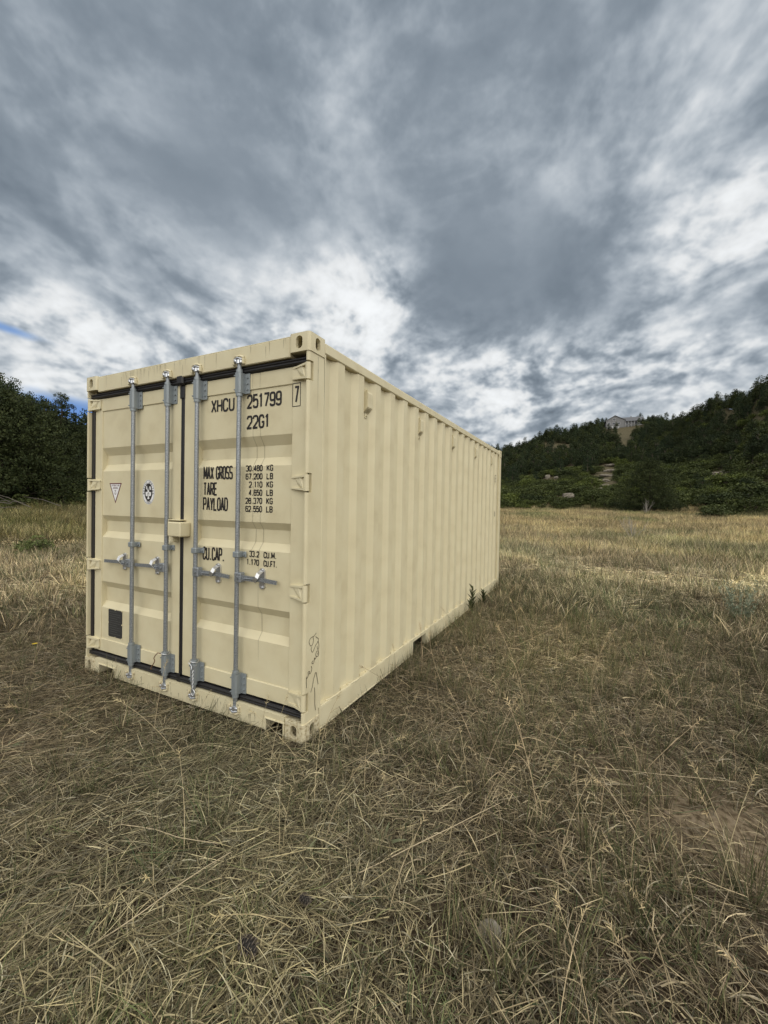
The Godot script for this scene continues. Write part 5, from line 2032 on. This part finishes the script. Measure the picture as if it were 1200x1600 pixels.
	# grey green sage at the right edge
	rng.seed = 540
	var sg := thing("sage_plant", "pale grey green feathery sage plant in the grass at the right edge", "plant", Vector3(3.42, land(3.42, -5.2), -5.2))
	var b := Buf.new()
	b.tinted = true
	for i in 26:
		var a := rng.randf() * TAU
		var l := rng.randf() * 0.55
		var d := Vector3(cos(a) * l, 1.0, sin(a) * l).normalized()
		var h := rng.randf_range(0.30, 0.62)
		var root := Vector3(cos(a), 0, sin(a)) * 0.06
		b.col = Color(0.20, 0.20, 0.13)
		b.tube(PackedVector3Array([root, root + d * h]), 0.003, 0.001, 4, false)
		for k in 34:
			var f := 0.15 + 0.85 * k / 34.0
			b.col = Color(0.17, 0.21, 0.15).lerp(Color(0.36, 0.37, 0.26), f * rng.randf()) * rng.randf_range(0.8, 1.1)
			leaf(b, root + d * h * f, (rand_dir() + Vector3(0, 0.9, 0)).normalized(), rng.randf_range(0.03, 0.06), 0.012)
	put("leafy_stems", b.mesh(), M.plant, sg)
	# yellow flower left of the container
	var fl := thing("yellow_flower", "tiny yellow flower on a thin stem left of the container", "flower", Vector3(-2.92, land(-2.92, 0.15), 0.15))
	b = Buf.new()
	b.tinted = true
	b.col = Color(0.10, 0.12, 0.05)
	b.tube(PackedVector3Array([Vector3.ZERO, Vector3(0.01, 0.10, 0), Vector3(0, 0.20, 0.01)]), 0.003, 0.002, 5)
	put("stem", b.mesh(), M.plant, fl)
	b = Buf.new()
	for i in 10:
		var a := TAU * i / 10
		b.quad(Vector3(0, 0.2, 0.01), Vector3(cos(a - 0.25) * 0.016, 0.206, sin(a - 0.25) * 0.016 + 0.01), Vector3(cos(a) * 0.024, 0.204, sin(a) * 0.024 + 0.01), Vector3(cos(a + 0.25) * 0.016, 0.206, sin(a + 0.25) * 0.016 + 0.01))
	put("petals", b.mesh(), mat(lin(0.62, 0.45, 0.03), 0.7), fl)
	# bleached twigs
	rng.seed = 560
	for q in [[4.35, 21.5, 1.25, "small bleached bare shrub with forked white twigs in the golden grass"], [5.6, 57.0, 1.9, "leafless grey shrub in front of the dark juniper at the hill foot"]]:
		var o := thing("bare_shrub", q[3], "shrub", polar(q[0], q[1]))
		b = Buf.new()
		for i in 9:
			var a := rng.randf() * TAU
			var l := rng.randf_range(0.1, 0.7)
			var d := Vector3(cos(a) * l, 1, sin(a) * l).normalized()
			var h: float = q[2] * rng.randf_range(0.6, 1.0)
			b.tube(PackedVector3Array([Vector3.ZERO, d * h * 0.5, d * h + Vector3(0.06, 0, 0.03)]), 0.011 * q[2], 0.004, 5)
			for k in 4:
				var f := rng.randf_range(0.35, 0.9)
				var e := (d + rand_dir() * 0.7).normalized()
				b.tube(PackedVector3Array([d * h * f, d * h * f + e * h * 0.35]), 0.005 * q[2], 0.003, 4)
		put("twigs", b.mesh(), M.deadwood, o)
	var fb := thing("fallen_branch", "grey fallen branches lying under the big juniper at left", "branch", polar(-67.6, 23.6))
	b = Buf.new()
	for i in 9:
		var a := rng.randf_range(-0.6, 0.6)
		var p0 := Vector3(rng.randf_range(-1.2, 1.2), rng.randf_range(0.1, 0.5), rng.randf_range(-1.4, 1.4))
		var d := Vector3(sin(a) * 0.5, rng.randf_range(-0.1, 0.45), cos(a)).normalized() * rng.randf_range(0.8, 1.8)
		b.tube(PackedVector3Array([p0, p0 + d * 0.5 + Vector3(0, 0.08, 0), p0 + d]), 0.022, 0.006, 5)
	put("limbs", b.mesh(), mat(lin(0.17, 0.15, 0.125), 0.9), fb)
	# the dark trees left of the container and the one on the right
	near_juniper("juniper_tree", "big dark spreading juniper at the far left edge of the meadow", polar(-69.6, 26.0), 5.3, 8.0, 601, 0)
	near_juniper("juniper_tree", "dark rounded juniper between the big spreading one and the container", polar(-66.2, 30.5), 4.7, 6.0, 602, 1)
	near_juniper("pine_tree", "pine with a pointed open top against the blue gap left of the container", polar(-64.7, 42.0), 7.2, 4.2, 603, 2)
	near_juniper("juniper_tree", "dark juniper close beside the container's left edge", polar(-62.9, 37.0), 3.9, 4.8, 604, 1)
	near_juniper("juniper_tree", "big black green juniper standing out among the shrubs at the foot of the right hill", polar(5.9, 62.0), 6.9, 9.0, 605, 0)
	rng.seed = 610
	var pr := shrub_meshes(0, 190)
	for q in [[-68.3, 24.4, 0.9, 1.6, "low pale green shrub at the foot of the big spreading juniper"], [-67.0, 27.5, 1.3, 2.2, "grey green shrub between the big juniper and the rounded one"], [-63.2, 30.5, 1.2, 2.0, "pale shrub at the meadow edge close to the container's left post"],
		[-64.6, 25.8, 1.5, 2.0, "pale green leafy bush in front of the junipers left of the container"], [-66.9, 13.6, 0.55, 0.9, "low grey green herb at the left edge of the meadow"], [12.3, 52.0, 1.7, 3.4, "lone round shrub standing out in front of the thicket at right"]]:
		var o := thing("leafy_bush", q[4], "bush", polar(q[0], q[1]))
		o.basis = Basis.from_scale(Vector3(q[3], q[2], q[3]))
		put("crown", recolour(pr[0], 2.0 if q[0] < 0 else 1.0), M.leaf, o)
		put("stems", pr[1], M.plant, o)


func _ready() -> void:
	# camera
	var cam := Camera3D.new()
	cam.name = "camera"
	cam.position = EYE
	cam.rotation = Vector3(-0.0161963789, 0.467084366, 0.0185609310)
	cam.fov = 102.102
	cam.near = 0.05
	cam.far = 2000.0
	add_child(cam)
	cam.current = true
	nz_field.seed = 41
	nz_field.frequency = 0.35
	nz_field.fractal_octaves = 4
	nz_hill.seed = 42
	nz_hill.frequency = 0.03
	nz_hill.fractal_octaves = 4
	nz_patch.seed = 43
	nz_patch.frequency = 0.06
	nz_patch.fractal_octaves = 4
	# sky and exposure
	var pano := PanoramaSkyMaterial.new()
	pano.panorama = ImageTexture.create_from_image(sky_image())
	var sky := Sky.new()
	sky.sky_material = pano
	var env := Environment.new()
	env.background_mode = Environment.BG_SKY
	env.sky = sky
	env.background_energy_multiplier = 1.0 / EXPOSURE
	env.tonemap_mode = Environment.TONE_MAPPER_LINEAR
	env.tonemap_exposure = EXPOSURE
	env.sdfgi_enabled = true
	env.ssao_enabled = true
	env.ssil_enabled = true
	var we := WorldEnvironment.new()
	we.name = "environment"
	we.environment = env
	add_child(we)
	# the sun, spread wide by the cloud
	var sun := DirectionalLight3D.new()
	sun.name = "sun"
	sun.light_energy = 0.5
	sun.light_color = Color(1.0, 0.975, 0.93)
	sun.light_angular_distance = 130.0
	sun.shadow_enabled = true
	add_child(sun)
	sun.look_at_from_position(Vector3.ZERO, Vector3(-0.66, -0.88, -0.60))
	make_materials()
	build_land()
	build_container()
	build_house()
	build_rocks()
	build_slopes()
	build_grass()
	build_small_things()
